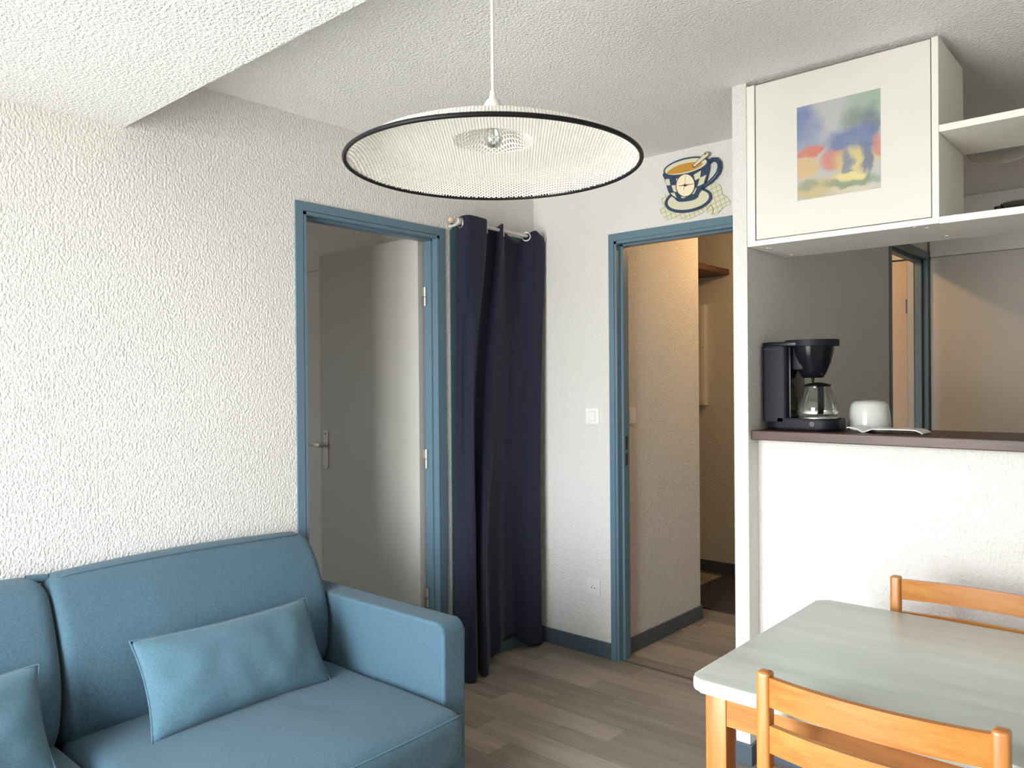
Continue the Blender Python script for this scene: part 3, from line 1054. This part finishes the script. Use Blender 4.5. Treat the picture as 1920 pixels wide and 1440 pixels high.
ni = int(RP/(pitch*0.866))+2
nj = int(RP/pitch)+2
for i in range(-ni, ni+1):
    for j in range(-nj, nj+1):
        cx = i*pitch*0.8660254
        cy = (j+(0.5 if i % 2 else 0.0))*pitch
        rc = math.hypot(cx, cy)
        if rc > RP-0.0005 or rc < 0.018:
            continue
        outer, inner = [], []
        for k in range(6):
            a = math.radians(60*k)
            outer.append(lv(cx+Rh*math.cos(a), cy+Rh*math.sin(a)))
            inner.append(lv(cx+Rh*0.72*math.cos(a), cy+Rh*0.72*math.sin(a)))
        for k in range(6):
            q = (outer[k], outer[(k+1) % 6], inner[(k+1) % 6], inner[k])
            if len(set(q)) == 4:
                try:
                    bm.faces.new(q)
                except ValueError:
                    pass
sh = obj('shade', bm, 'lampwhite', lamp, smooth=False)
md = sh.modifiers.new('sheet', 'SOLIDIFY')
md.thickness = 0.0032
md.offset = 0
obj('rim', add_tube(bmesh.new(), [LC+Vector((0.315*math.cos(t*math.pi/60), 0.315*math.sin(t*math.pi/60), 0)) for t in range(120)], 0.0047, 10, True), 'black', lamp, smooth=True)
lx, ly, lz = LC
obj('socket_cover', add_lathe(bmesh.new(), [(0.0185, lz+0.088), (0.0205, lz+0.090), (0.0205, lz+0.112), (0.0190, lz+0.114), (0.0190, lz+0.117), (0.0203, lz+0.119), (0.0190, lz+0.128), (0.0140, lz+0.137), (0.0085, lz+0.141), (0.0070, lz+0.150), (0.0055, lz+0.158), (0.0035, lz+0.159)], (lx, ly, 0), 28), 'lampwhite', lamp, smooth=True, angle=50)
obj('cord', add_tube(bmesh.new(), [(lx, ly, lz+0.157), (lx, ly, H-0.028)], 0.0036, 10), 'lampwhite', lamp, smooth=True, angle=40)
obj('ceiling_rose', add_lathe(bmesh.new(), [(0.012, H-0.045), (0.045, H-0.030), (0.048, H-0.0005)], (lx, ly, 0), 28), 'lampwhite', lamp, smooth=True, angle=40)
obj('bulb_socket', add_lathe(bmesh.new(), [(0.0195, lz+0.082), (0.0195, lz+0.0895)], (lx, ly, 0), 20), 'black', lamp, smooth=True, angle=40)
bl = obj('bulb', add_lathe(bmesh.new(), [(0.002, lz+0.0355), (0.009, lz+0.0372), (0.0160, lz+0.0425), (0.0200, lz+0.052), (0.0203, lz+0.060), (0.0180, lz+0.069), (0.0140, lz+0.077), (0.0130, lz+0.083)], (lx, ly, 0), 24), 'cableglass', lamp, smooth=True)
bm = bmesh.new()
add_tube(bm, [(lx-0.001, ly, lz+0.083), (lx-0.001, ly, lz+0.064)], 0.0022, 8)
add_tube(bm, [(lx-0.009, ly, lz+0.056), (lx, ly, lz+0.064), (lx+0.009, ly, lz+0.056)], 0.0005, 5)
obj('filament', bm, 'steel', bl)

# ------------------------------------------------------------------ bar top, wall cabinet, shelves
bt = obj('bar_top', boxes([(PX1+0.001, XR-0.002, -0.542, -0.175, 1.1585, 1.192)], 0.003), 'mahog')
tag(bt, 'dark reddish brown wooden bar top on the white half wall', 'bar top')

CX0, CX1, CY0, CY1, CZ0, CZ1 = 1.4515, 2.063, -0.5636, -0.228, 1.8445, 2.412
cab = thing('wall_cabinet', 'white wall cabinet with a picture on its door, hung beside the pillar', 'cabinet', ((CX0+CX1)/2, -0.4, CZ0))
P = 0.019
obj('side_panel', boxes([(CX0, CX0+P+0.010, CY0, CY1, CZ0+0.0, CZ1)], 0.0008), 'whitelam', cab)
obj('side_panel', boxes([(CX1-P, CX1, CY0, CY1, CZ0, CZ1)], 0.0008), 'whitelam', cab)
bot = obj('bottom_panel', boxes([(CX0+P+0.0102, CX1-P-0.0002, CY0, CY1, CZ0, CZ0+P)], 0.0008), 'whitelam', cab)
obj('top_panel', boxes([(CX0+P+0.0102, CX1-P-0.0002, CY0+0.02, CY1, CZ1-P, CZ1)], 0.0008), 'whitelam', cab)
obj('back_panel', boxes([(CX0+P+0.0102, CX1-P-0.0002, CY1-0.008, CY1-0.001, CZ0+P, CZ1-P)]), 'whitelam', cab)
cdoor = obj('door', boxes([(CX0+P+0.014, CX1-P-0.003, CY0+0.001, CY0+0.018, CZ0+P+0.003, CZ1-0.003)], 0.0012), 'doorpanel', cab)
for sx_, sy_ in ((1.498, -0.497), (1.502, -0.485), (1.498, -0.285), (1.992, -0.545), (2.018, -0.508), (2.030, -0.313)):
    obj('screw_cap', add_lathe(bmesh.new(), [(0.0045, CZ0-0.0016), (0.0060, CZ0-0.0008), (0.0060, CZ0)], (sx_, sy_, 0), 12), 'whitegloss', bot, smooth=True, angle=40)

# generic abstract watercolour (a plain stand-in in the colours of the print)
def art_mat():
    s = NT('abstract_watercolour_print')
    co = s.n('TexCoord').outputs['Object']
    nz = s.n('TexNoise')
    nz.inputs['Scale'].default_value = 16
    nz.inputs['Detail'].default_value = 4
    s.l(co, nz.inputs['Vector'])
    ad = s.n('VectorMath', operation='MULTIPLY_ADD')
    s.l(nz.outputs['Color'], ad.inputs[0])
    ad.inputs[1].default_value = (0.07, 0.07, 0.07)
    s.l(co, ad.inputs[2])
    sp = s.n('SeparateXYZ')
    s.l(ad.outputs[0], sp.inputs[0])
    X, Z = sp.outputs['X'], sp.outputs['Z']
    X = s.math('SUBTRACT', X, 0.035)
    Z = s.math('SUBTRACT', Z, 0.035)
    col = lin((176, 178, 184))
    def blob(col, cx, cz, rx, rz, c, soft=0.5, amt=1.0):
        dx = s.math('DIVIDE', s.math('SUBTRACT', X, cx), rx)
        dz = s.math('DIVIDE', s.math('SUBTRACT', Z, cz), rz)
        d = s.math('ADD', s.math('MULTIPLY', dx, dx), s.math('MULTIPLY', dz, dz))
        mr_ = s.n('MapRange')
        mr_.inputs['From Min'].default_value = 1.0-soft
        mr_.inputs['From Max'].default_value = 1.0+soft
        mr_.inputs['To Min'].default_value = amt
        mr_.inputs['To Max'].default_value = 0.0
        s.l(d, mr_.inputs['Value'])
        return s.mix(mr_.outputs[0], col, lin(c))
    # print spans x -.133..133, z 0..0.316
    for a in ((-0.12, 0.26, 0.06, 0.07, (86, 112, 168), 0.7), (-0.09, 0.20, 0.05, 0.05, (120, 134, 172), 0.8, 0.7), (0.10, 0.28, 0.07, 0.06, (142, 168, 152), 0.8, 0.9),
              (0.06, 0.235, 0.045, 0.035, (92, 112, 108), 0.8, 0.8), (0.105, 0.20, 0.03, 0.07, (70, 96, 118), 0.6, 0.8),
              (0.045, 0.165, 0.085, 0.045, (74, 98, 156), 0.5, 0.95), (-0.09, 0.155, 0.045, 0.022, (198, 100, 84), 0.4), (-0.10, 0.105, 0.045, 0.03, (206, 170, 118), 0.6),
              (0.0, 0.115, 0.05, 0.03, (196, 96, 88), 0.6, 0.9), (0.055, 0.10, 0.07, 0.045, (206, 188, 118), 0.6, 0.9), (0.03, 0.085, 0.02, 0.06, (70, 94, 140), 0.5, 0.8),
              (0.09, 0.09, 0.018, 0.07, (64, 84, 132), 0.5, 0.85), (0.128, 0.13, 0.02, 0.04, (196, 104, 90), 0.5, 0.8), (-0.06, 0.03, 0.12, 0.035, (186, 168, 124), 0.6), (0.05, 0.035, 0.10, 0.018, (112, 134, 104), 0.7, 0.9),
              (-0.1, 0.05, 0.03, 0.02, (110, 132, 110), 0.7, 0.7), (0.04, 0.055, 0.05, 0.012, (226, 208, 134), 0.6, 0.9), (0.06, 0.008, 0.09, 0.012, (202, 192, 166), 0.7, 0.9)):
        col = blob(col, a[0], a[1], a[2], a[3], a[4], a[5], a[6] if len(a) > 6 else 1.0)
    s.color(s.mix(s.math('MULTIPLY', nz.outputs['Fac'], 0.35), col, lin((206, 202, 190))))
    s.set(Roughness=0.55)
    return s.m
PXa, PXb, PZa, PZb = 1.631, 1.8975, 1.980, 2.296
pr_ = obj('picture_print', boxes([(PXa, PXb, CY0-0.0002, CY0+0.001, PZa, PZb)]), art_mat(), cdoor)
# object space of the print centred on the picture
for v in pr_.data.vertices:
    v.co -= Vector(((PXa+PXb)/2, CY0, PZa))-Vector(cdoor['_base'])
pr_.location = Vector(((PXa+PXb)/2, CY0, PZa))-Vector(cdoor['_base'])
pr_['label'] = 'abstract watercolour print in blue, red, yellow and green'

su = thing('wall_shelf_unit', 'white open wall shelves right of the cabinet above the bar', 'shelf', (2.5, -0.4, CZ0))
obj('shelf', boxes([(CX1+0.0005, XR-0.002, CY0, -0.226, 1.8425, 1.8635)], 0.0008), 'whitelam', su)
obj('shelf', boxes([(CX1+0.0005, XR-0.002, CY0, -0.226, 2.1205, 2.1415)], 0.0008), 'whitelam', su)
obj('upright', boxes([(2.78, 2.80, CY0+0.01, -0.23, 1.8636, 2.1204)], 0.0008), 'whitelam', su)

# smoked oven dish on the lower shelf
dish = thing('oven_dish', 'smoked glass oven dish with clear rim on the lower wall shelf', 'dish', (2.37, -0.46, 1.864))
def dish_ring(cx, cy, hx, hy, r, z):
    return [(p, q, z) for p, q in rounded_rect(cx-hx, cx+hx, cy-hy, cy+hy, r, 6)]
def loft_rings(rings, cap0=True, cap1=True):
    bm = bmesh.new()
    vs = [[bm.verts.new(p) for p in r] for r in rings]
    n = len(vs[0])
    for a, b in zip(vs[:-1], vs[1:]):
        for k in range(n):
            bm.faces.new((a[k], a[(k+1) % n], b[(k+1) % n], b[k]))
    if cap0:
        bm.faces.new(vs[0][::-1])
    if cap1:
        bm.faces.new(vs[-1])
    return bm
dx_, dy_ = 2.372, -0.475
obj('dish_body', loft_rings([dish_ring(dx_, dy_, 0.135, 0.060, 0.03, 1.8642), dish_ring(dx_, dy_, 0.152, 0.070, 0.035, 1.879), dish_ring(dx_, dy_, 0.158, 0.074, 0.036, 1.8835),
                             dish_ring(dx_, dy_, 0.154, 0.070, 0.034, 1.884), dish_ring(dx_, dy_, 0.131, 0.056, 0.028, 1.868)], True, True), 'smoke', dish, smooth=True, angle=60)
obj('lid', loft_rings([dish_ring(dx_, dy_, 0.157, 0.073, 0.036, 1.8842), dish_ring(dx_, dy_, 0.150, 0.067, 0.033, 1.889), dish_ring(dx_, dy_, 0.10, 0.03, 0.02, 1.895)], False, True), 'cableglass', dish, smooth=True, angle=60)
obj('handle', add_prism(bmesh.new(), rounded_rect(2.195, 2.222, -0.505, -0.445, 0.010), 'z', 1.876, 1.884, 0.002), 'blackgloss', dish)
bm = bmesh.new()
add_prism(bm, [(2.083, 1.8640), (2.125, 1.8640), (2.083, 1.884)], 'y', -0.470, -0.4685)
add_prism(bm, [(2.083, 1.8640), (2.125, 1.8640), (2.083, 1.884)], 'y', -0.440, -0.4385)
add_box(bm, 2.083, 2.125, -0.470, -0.4385, 1.8637, 1.8645)
tag(obj('paper_card', bm, 'whitegloss'), 'small folded white card on the lower shelf against the cabinet', 'card')

# ------------------------------------------------------------------ coffee maker
BZ = 1.1922
cmk = thing('coffee_maker', 'black filter coffee maker with glass jug on the bar top', 'coffee maker', (1.59, -0.39, BZ))
KY0, KY1, KYC = -0.468, -0.312, -0.390
obj('base', add_prism(bmesh.new(), rounded_rect(1.462, 1.718, KY0, KY1, 0.055), 'z', BZ+0.003, BZ+0.043, 0.008, 3), 'bodyblack', cmk, smooth=True, angle=50)
for fx, fy in ((1.52, -0.44), (1.66, -0.44), (1.52, -0.34), (1.66, -0.34)):
    obj('foot', add_lathe(bmesh.new(), [(0.010, BZ), (0.010, BZ+0.006)], (fx, fy, 0), 12), 'black', cmk)
tank = obj('water_tank', add_prism(bmesh.new(), rounded_rect(1.457, 1.552, KY0, KY1, 0.016), 'z', BZ+0.030, BZ+0.300, 0.004, 2), 'bodyblack', cmk, smooth=True, angle=50)
obj('front_edge', boxes([(1.553, 1.562, KY0+0.010, KY1-0.010, BZ+0.043, BZ+0.297)], 0.003), 'blackgloss', cmk, smooth=True, angle=50)
obj('vent_hole', add_lathe(bmesh.new(), [(0.005, KY0-0.0006), (0.005, KY0+0.001)], (1.497, 0, BZ+0.250), 12, 'y'), 'dark', tank)
obj('panel_groove', boxes([(1.462, 1.548, KY0-0.0004, KY0+0.0006, BZ+0.083, BZ+0.0842)]), 'dark', tank)
obj('panel_groove', boxes([(1.466, 1.520, KY0-0.0004, KY0+0.0006, BZ+0.289, BZ+0.2925)]), 'dark', tank)
obj('top_lid', add_prism(bmesh.new(), rounded_rect(1.458, 1.60, KY0+0.002, KY1-0.002, 0.016), 'z', BZ+0.3005, BZ+0.316, 0.006, 3), 'blackgloss', cmk, smooth=True, angle=50)
lidc = [(1.612+0.094*math.cos(t*math.pi/24), KYC+0.080*math.sin(t*math.pi/24)) for t in range(48)]
obj('filter_lid', add_prism(bmesh.new(), lidc, 'z', BZ+0.299, BZ+0.3215, 0.007, 3), 'bodyblack', cmk, smooth=True, angle=50)
obj('filter_basket', add_lathe(bmesh.new(), [(0.030, BZ+0.186), (0.036, BZ+0.188), (0.046, BZ+0.205), (0.060, BZ+0.240), (0.068, BZ+0.270), (0.072, BZ+0.298)], (1.616, KYC, 0), 40), 'blackgloss', cmk, smooth=True, angle=50)
obj('filter_bracket', boxes([(1.562, 1.600, KYC-0.052, KYC+0.052, BZ+0.215, BZ+0.298)], 0.006), 'black', cmk, smooth=True, angle=50)
obj('drip_nozzle', add_lathe(bmesh.new(), [(0.004, BZ+0.170), (0.006, BZ+0.187)], (1.616, KYC, 0), 12), 'black', cmk)
obj('hot_plate', add_lathe(bmesh.new(), [(0.066, BZ+0.043), (0.066, BZ+0.046)], (1.634, KYC, 0), 36), 'steel', cmk, smooth=True, angle=40)
jug = obj('jug', add_lathe(bmesh.new(), [(0.060, BZ+0.0465), (0.0665, BZ+0.052), (0.0690, BZ+0.066), (0.066, BZ+0.090), (0.058, BZ+0.118), (0.047, BZ+0.143), (0.042, BZ+0.152), (0.044, BZ+0.158)], (1.632, KYC, 0), 44, cap=False), 'cableglass', cmk, smooth=True)
obj('metal_band', add_lathe(bmesh.new(), [(0.0694, BZ+0.060), (0.0697, BZ+0.068)], (1.632, KYC, 0), 44, cap=False), 'steel', jug, smooth=True)
bm = bmesh.new()
add_lathe(bm, [(0.045, BZ+0.155), (0.046, BZ+0.160), (0.036, BZ+0.165), (0.012, BZ+0.170)], (1.632, KYC, 0), 32)
obj('jug_lid', bm, 'black', jug, smooth=True, angle=50)
hd = Vector((0.44, -0.90, 0)).normalized()
base = Vector((1.632, KYC, 0))
bm = bmesh.new()
sid = Vector((-hd.y, hd.x, 0))
path = [(0.044, 0.158), (0.070, 0.160), (0.094, 0.152), (0.100, 0.120), (0.098, 0.085), (0.088, 0.068), (0.070, 0.064)]
hw = 0.0095
vsL = []
for (rd, zz) in path:
    c_ = base+hd*rd+Vector((0, 0, BZ+zz))
    vsL.append(c_)
nn = []
for i, c_ in enumerate(vsL):
    t_ = (vsL[min(i+1, len(vsL)-1)]-vsL[max(0, i-1)]).normalized()
    nrm_ = t_.cross(sid).normalized()
    nn.append([bm.verts.new(c_+sid*a*hw+nrm_*b*0.0045) for a, b in ((-1, -1), (1, -1), (1, 1), (-1, 1))])
for a, b in zip(nn[:-1], nn[1:]):
    for k in range(4):
        bm.faces.new((a[k], a[(k+1) % 4], b[(k+1) % 4], b[k]))
bm.faces.new(nn[0][::-1])
bm.faces.new(nn[-1])
obj('jug_handle', bm, 'black', jug, smooth=True, angle=50)
# small silver emblem on the base rim
em = obj('emblem', add_lathe(bmesh.new(), [(0.0085, KY0-0.0012), (0.0085, KY0+0.001)], (1.640, 0, BZ+0.024), 20, 'y'), 'emblem', cmk)
obj('emblem_mark', boxes([(1.6365, 1.638, KY0-0.0018, KY0-0.0010, BZ+0.019, BZ+0.029), (1.642, 1.6435, KY0-0.0018, KY0-0.0010, BZ+0.019, BZ+0.029)]), 'black', em)
# upturned bowl and tray
tag(obj('bowl', add_lathe(bmesh.new(), [(0.071, BZ), (0.072, BZ+0.002), (0.070, BZ+0.030), (0.066, BZ+0.070), (0.062, BZ+0.088), (0.054, BZ+0.099), (0.040, BZ+0.1035), (0.036, BZ+0.1035), (0.034, BZ+0.1015), (0.006, BZ+0.1015)], (1.772, -0.272, 0), 48), 'ceramic', smooth=True, angle=45),
    'glossy white bowl standing upside down on the bar top', 'bowl')
tp = [(1.755, 0.013), (1.760, 0.0155), (1.768, 0.014), (1.790, 0.010), (1.797, 0.0045), (1.805, 0.001), (1.813, 0.0012), (1.822, 0.006), (1.836, 0.0115), (1.90, 0.0125), (1.955, 0.0125), (1.970, 0.011), (1.982, 0.0055), (1.988, 0.001)]
bm = bmesh.new()
th = 0.0036
ringsA = []
for y in (-0.462, -0.458, -0.36, -0.356):
    ringsA.append([bm.verts.new((x, y, BZ+z)) for x, z in tp])
for a, b in zip(ringsA[:-1], ringsA[1:]):
    for k in range(len(tp)-1):
        bm.faces.new((a[k], a[k+1], b[k+1], b[k]))
tr = obj('tray', bm, 'whitegloss', smooth=True)
tag(tr, 'shallow curved white tray on the edge of the bar top', 'tray')
md = tr.modifiers.new('t', 'SOLIDIFY')
md.thickness = th
md.offset = 1

# ------------------------------------------------------------------ cup-shaped wall clock
def cw(u, v):
    return (0.731916+0.000276336*u-2.15095e-06*v+2.77778e-10*u*v, 2.48305-5.71553e-05*u-0.000260333*v+1.29658e-08*u*v)
def cpoly(pts, smooth=3):
    n = len(pts)
    out = []
    if smooth:
        for i in range(n):
            p0, p1, p2, p3 = (Vector((*pts[(i+k-1) % n], 0)) for k in range(4))
            for q in range(smooth):
                t = q/smooth
                p = 0.5*((2*p1)+(-p0+p2)*t+(2*p0-5*p1+4*p2-p3)*t*t+(-p0+3*p1-3*p2+p3)*t**3)
                out.append(cw(p.x, p.y))
    else:
        out = [cw(*p) for p in pts]
    return out
def cell(cx, cy, a, b, deg, n=48):
    r = math.radians(deg)
    return [cw(cx+a*math.cos(t)*math.cos(r)-b*math.sin(t)*math.sin(r), cy+a*math.cos(t)*math.sin(r)+b*math.sin(t)*math.cos(r)) for t in [2*math.pi*k/n for k in range(n)]]
def cpl(name, pts, d0, d1, mat, parent, bev=0.0007):
    return obj(name, add_prism(bmesh.new(), pts, 'y', -d1, -d0, bev, 2), mat, parent)
M['c_cream'] = plain('clock_cream_paint', lin((214, 210, 184)), 0.4)
M['c_navy'] = plain('clock_navy_paint', lin((44, 66, 92)), 0.35)
M['c_face'] = plain('clock_face_paint', lin((244, 230, 200)), 0.35)
M['c_coffee'] = plain('clock_coffee_paint', lin((196, 142, 58)), 0.3, 0, None, 0, 0.15)
M['c_brown'] = plain('clock_brown_outline', lin((96, 78, 52)), 0.5)
M['c_red'] = plain('clock_hand_paint', lin((70, 30, 28)), 0.4)
def plaid():
    s = NT('clock_plaid_cloth')
    p = s.pos((1, 1, 1))
    mp = s.n('Mapping')
    mp.inputs['Rotation'].default_value = (0, 0.28, 0)
    s.l(p, mp.inputs[0])
    sp = s.n('SeparateXYZ')
    s.l(mp.outputs[0], sp.inputs[0])
    def stripes(a, per, w):
        f = s.math('FRACT', s.math('DIVIDE', a, per))
        return s.math('LESS_THAN', f, w)
    l1 = s.math('MAXIMUM', stripes(sp.outputs['X'], 0.022, 0.16), stripes(sp.outputs['Z'], 0.022, 0.16))
    s.color(s.mix(s.math('MULTIPLY', l1, 0.6), lin((216, 212, 186)), lin((140, 144, 124))))
    s.set(Roughness=0.5)
    return s.m
M['c_plaid'] = plaid()
ck = thing('wall_clock', 'coffee-cup-shaped wall clock above the hall doorway', 'clock', (0.93, 0.0, 2.10))
nap = [(330, 860), (270, 890), (215, 930), (170, 1000), (165, 1050), (200, 1085), (232, 1082), (205, 1110), (160, 1160), (145, 1210), (175, 1260), (238, 1280), (220, 1312), (225, 1345), (280, 1365), (340, 1350), (400, 1325), (450, 1330), (520, 1340), (600, 1352), (690, 1342), (780, 1310), (860, 1275), (940, 1230), (1000, 1195), (1040, 1230), (1090, 1265), (1150, 1275), (1200, 1255), (1240, 1200), (1290, 1145), (1350, 1105), (1400, 1085), (1415, 1040), (1380, 985), (1330, 930), (1272, 900), (1268, 830), (1252, 760), (1225, 725), (1150, 720), (1085, 722), (900, 700), (600, 760)]
napk = cpl('napkin', cpoly(nap, 2), 0.001, 0.007, 'c_plaid', ck, 0.001)
obj('napkin_fold', add_tube(bmesh.new(), [(*[0]*0, cw(u, v)[0], -0.0075, cw(u, v)[1]) for u, v in ((1000, 1195), (1050, 1140), (1085, 1095), (1120, 1140), (1130, 1190), (1105, 1265))], 0.0011, 6), 'c_brown', napk)
sau = cpl('saucer', cell(682, 1008, 440, 222, -11), 0.0071, 0.0112, 'c_navy', ck)
cpl('saucer_well', cell(686, 1004, 382, 172, -11), 0.0112, 0.0122, 'c_cream', sau)
hnd = [(1060, 330), (1125, 285), (1200, 285), (1245, 345), (1252, 420), (1225, 520), (1160, 610), (1075, 695), (1000, 750), (940, 800)]
hp_ = [cw(u, v) for u, v in hnd]
obj('handle', add_tube(bmesh.new(), [(x, -0.0135, z) for x, z in hp_], [0.0105, 0.0105, 0.0105, 0.0105, 0.0105, 0.0105, 0.010, 0.009, 0.008, 0.007], 12), 'c_navy', ck, smooth=True)
cup = [(245, 520), (262, 640), (290, 740), (330, 860), (390, 940), (465, 995), (490, 1030), (560, 1045), (700, 1030), (800, 1005), (870, 960), (885, 900), (960, 800), (1010, 690), (1050, 550), (1075, 420), (1068, 340), (1020, 280), (640, 400)]
cb = cpl('cup_body', cpoly(cup, 3), 0.0123, 0.0170, 'c_navy', ck, 0.001)
for sq in ([(272, 640), (350, 632), (372, 748), (297, 750)], [(392, 750), (474, 746), (488, 868), (432, 862)], [(480, 628), (535, 622), (500, 690), (482, 700)],
           [(372, 886), (450, 880), (490, 975), (420, 935)], [(800, 560), (930, 482), (912, 618), (822, 662)], [(912, 612), (1022, 560), (976, 718), (866, 772)],
           [(838, 790), (855, 800), (812, 895), (770, 915)], [(570, 955), (652, 950), (640, 978), (572, 978)]):
    cpl('check_square', cpoly(sq, 0), 0.0170, 0.0176, 'c_cream', cb, 0.0)
rim_ = cpl('cup_rim', cell(655, 412, 425, 152, -14), 0.0171, 0.0190, 'c_navy', ck)
cpl('cup_inside', cell(655, 412, 392, 122, -14), 0.0190, 0.0196, 'c_cream', rim_)
cpl('coffee', cpoly([(305, 535), (400, 455), (550, 385), (700, 348), (800, 335), (930, 342), (965, 375), (880, 436), (780, 478), (650, 515), (500, 540), (390, 548)], 3), 0.0196, 0.0202, 'c_coffee', rim_)
def capsule(p, q, w0, w1, n=8):
    p, q = Vector(p), Vector(q)
    d = (q-p).normalized()
    a0 = math.atan2(d.y, d.x)
    pts = []
    for k in range(n+1):
        a = a0+math.pi/2+math.pi*k/n
        pts.append((p.x+w0*math.cos(a), p.y+w0*math.sin(a)))
    for k in range(n+1):
        a = a0-math.pi/2+math.pi*k/n
        pts.append((q.x+w1*math.cos(a), q.y+w1*math.sin(a)))
    return [cw(*t) for t in pts]
sp_ = cpl('spoon', capsule((812, 408), (1042, 190), 26, 46), 0.0203, 0.0222, 'c_brown', ck)
cpl('spoon_handle', capsule((822, 398), (1040, 192), 18, 33), 0.0222, 0.0230, 'c_cream', sp_, 0.0003)
cpl('spoon_hole', capsule((1008, 200), (1028, 182), 8, 10), 0.0230, 0.0233, 'c_red', sp_, 0.0)
fr_ = cpl('clock_bezel', cell(652, 752, 176, 208, 8), 0.0177, 0.0205, 'c_brown', ck)
cpl('clock_face', cell(656, 752, 162, 196, 8), 0.0205, 0.0212, 'c_face', fr_, 0.0003)
def hand(name, a, b, w):
    cpl(name, capsule(a, b, w, w*0.5, 4), 0.0214, 0.0220, 'c_red', ck, 0.0)
hand('minute_hand', (600, 755), (825, 722), 7)
hand('hour_hand', (700, 745), (535, 765), 8)
hand('second_hand', (628, 830), (668, 572), 3)
cpl('hub', cell(655, 752, 24, 24, 0, 16), 0.0221, 0.0232, 'c_red', ck, 0.0)

# ------------------------------------------------------------------ dining table
TX0, TX1, TY0, TY1, TZ = 1.802, 3.00, -1.652, -0.850, 0.720
tb = thing('dining_table', 'dining table with sage green top and honey wood legs', 'table', ((TX0+TX1)/2, (TY0+TY1)/2, 0))
obj('table_top', add_prism(bmesh.new(), rounded_rect(TX0, TX1, TY0, TY1, 0.028), 'z', TZ-0.029, TZ, 0.008, 4), 'table', tb, smooth=True, angle=50)
LG = 0.050
xs_ = (TX0+0.016, TX1-0.016-LG)
ys_ = (TY0+0.045, TY1-0.045-LG)
for lx_ in xs_:
    for ly_ in ys_:
        obj('leg', boxes([(lx_, lx_+LG, ly_, ly_+LG, 0, TZ-0.0292)], 0.005), 'pine_z', tb, smooth=True, angle=50)
for ly_ in (ys_[0]+0.002, ys_[1]+LG-0.024):
    obj('apron', boxes([(xs_[0]+LG, xs_[1], ly_, ly_+0.022, 0.612, TZ-0.0294)], 0.001), 'pine_x', tb)
for lx_ in (xs_[0]+0.004, xs_[1]+LG-0.026):
    obj('apron', boxes([(lx_, lx_+0.022, ys_[0]+LG, ys_[1], 0.612, TZ-0.0294)], 0.001), 'pine_y', tb)

# ------------------------------------------------------------------ chairs (local: seat towards +y, back posts at y = 0)
ch = thing('dining_chair', 'honey wood chair with slatted back in front of the table, nearest the camera', 'chair', (2.2075, -1.740, 0), 'chairs at the dining table', local=True)
PWD, PDP, CW2, CHH = 0.027, 0.030, 0.2125, 0.804
for sgn in (-1, 1):
    x0 = -CW2 if sgn < 0 else CW2-PWD
    obj('back_post', add_box(bmesh.new(), x0, x0+PWD, 0, PDP, 0.0, CHH, 0.0075, 3), 'pine_z', ch, smooth=True, angle=60)
    xl = x0
    obj('leg', add_box(bmesh.new(), xl, xl+PWD, 0.36, 0.36+PDP, 0.0, 0.405, 0.005, 2), 'pine_z', ch, smooth=True, angle=60)
    obj('side_rail', add_box(bmesh.new(), xl+0.004, xl+PWD-0.004, PDP, 0.36, 0.365, 0.402, 0.002), 'pine_y', ch)
    obj('stretcher', add_box(bmesh.new(), xl+0.005, xl+PWD-0.005, PDP, 0.36, 0.15, 0.175, 0.003), 'pine_y', ch)
def slat(z0, z1, bow, t=0.014):
    bm = bmesh.new()
    n = 18
    xa, xb = -CW2+PWD-0.001, CW2-PWD+0.001
    rings = []
    for i in range(n+1):
        s_ = -1+2*i/n
        x = xa+(xb-xa)*i/n
        y = 0.004-bow*(1-s_*s_)
        rings.append([bm.verts.new(p) for p in ((x, y, z0), (x, y+t, z0), (x, y+t, z1), (x, y, z1))])
    for a, b in zip(rings[:-1], rings[1:]):
        for k in range(4):
            bm.faces.new((a[k], a[(k+1) % 4], b[(k+1) % 4], b[k]))
    bm.faces.new(rings[0][::-1])
    bm.faces.new(rings[-1])
    return bm
for z0, z1 in ((0.738, 0.795), (0.649, 0.702), (0.566, 0.619)):
    obj('back_slat', slat(z0, z1, 0.024), 'pine_x', ch)
obj('front_rail', add_box(bmesh.new(), -CW2+PWD, CW2-PWD, 0.366, 0.384, 0.365, 0.402, 0.002), 'pine_x', ch)
obj('rear_rail', add_box(bmesh.new(), -CW2+PWD, CW2-PWD, 0.006, 0.024, 0.365, 0.402, 0.002), 'pine_x', ch)
obj('seat', add_prism(bmesh.new(), rounded_rect(-CW2+0.002, CW2-0.002, 0.034, 0.41, 0.025), 'z', 0.4055, 0.425, 0.006, 3), 'pine_y', ch, smooth=True, angle=50)
c2_ = copy_tree(ch)
c2_.location = (2.1915, -0.760, 0)
c2_.rotation_euler = (0, 0, math.pi)
c2_['label'] = 'honey wood chair behind the table, back towards the white bar wall'

for o in bpy.data.objects:
    for k in ('_base', '_local'):
        if k in o:
            del o[k]
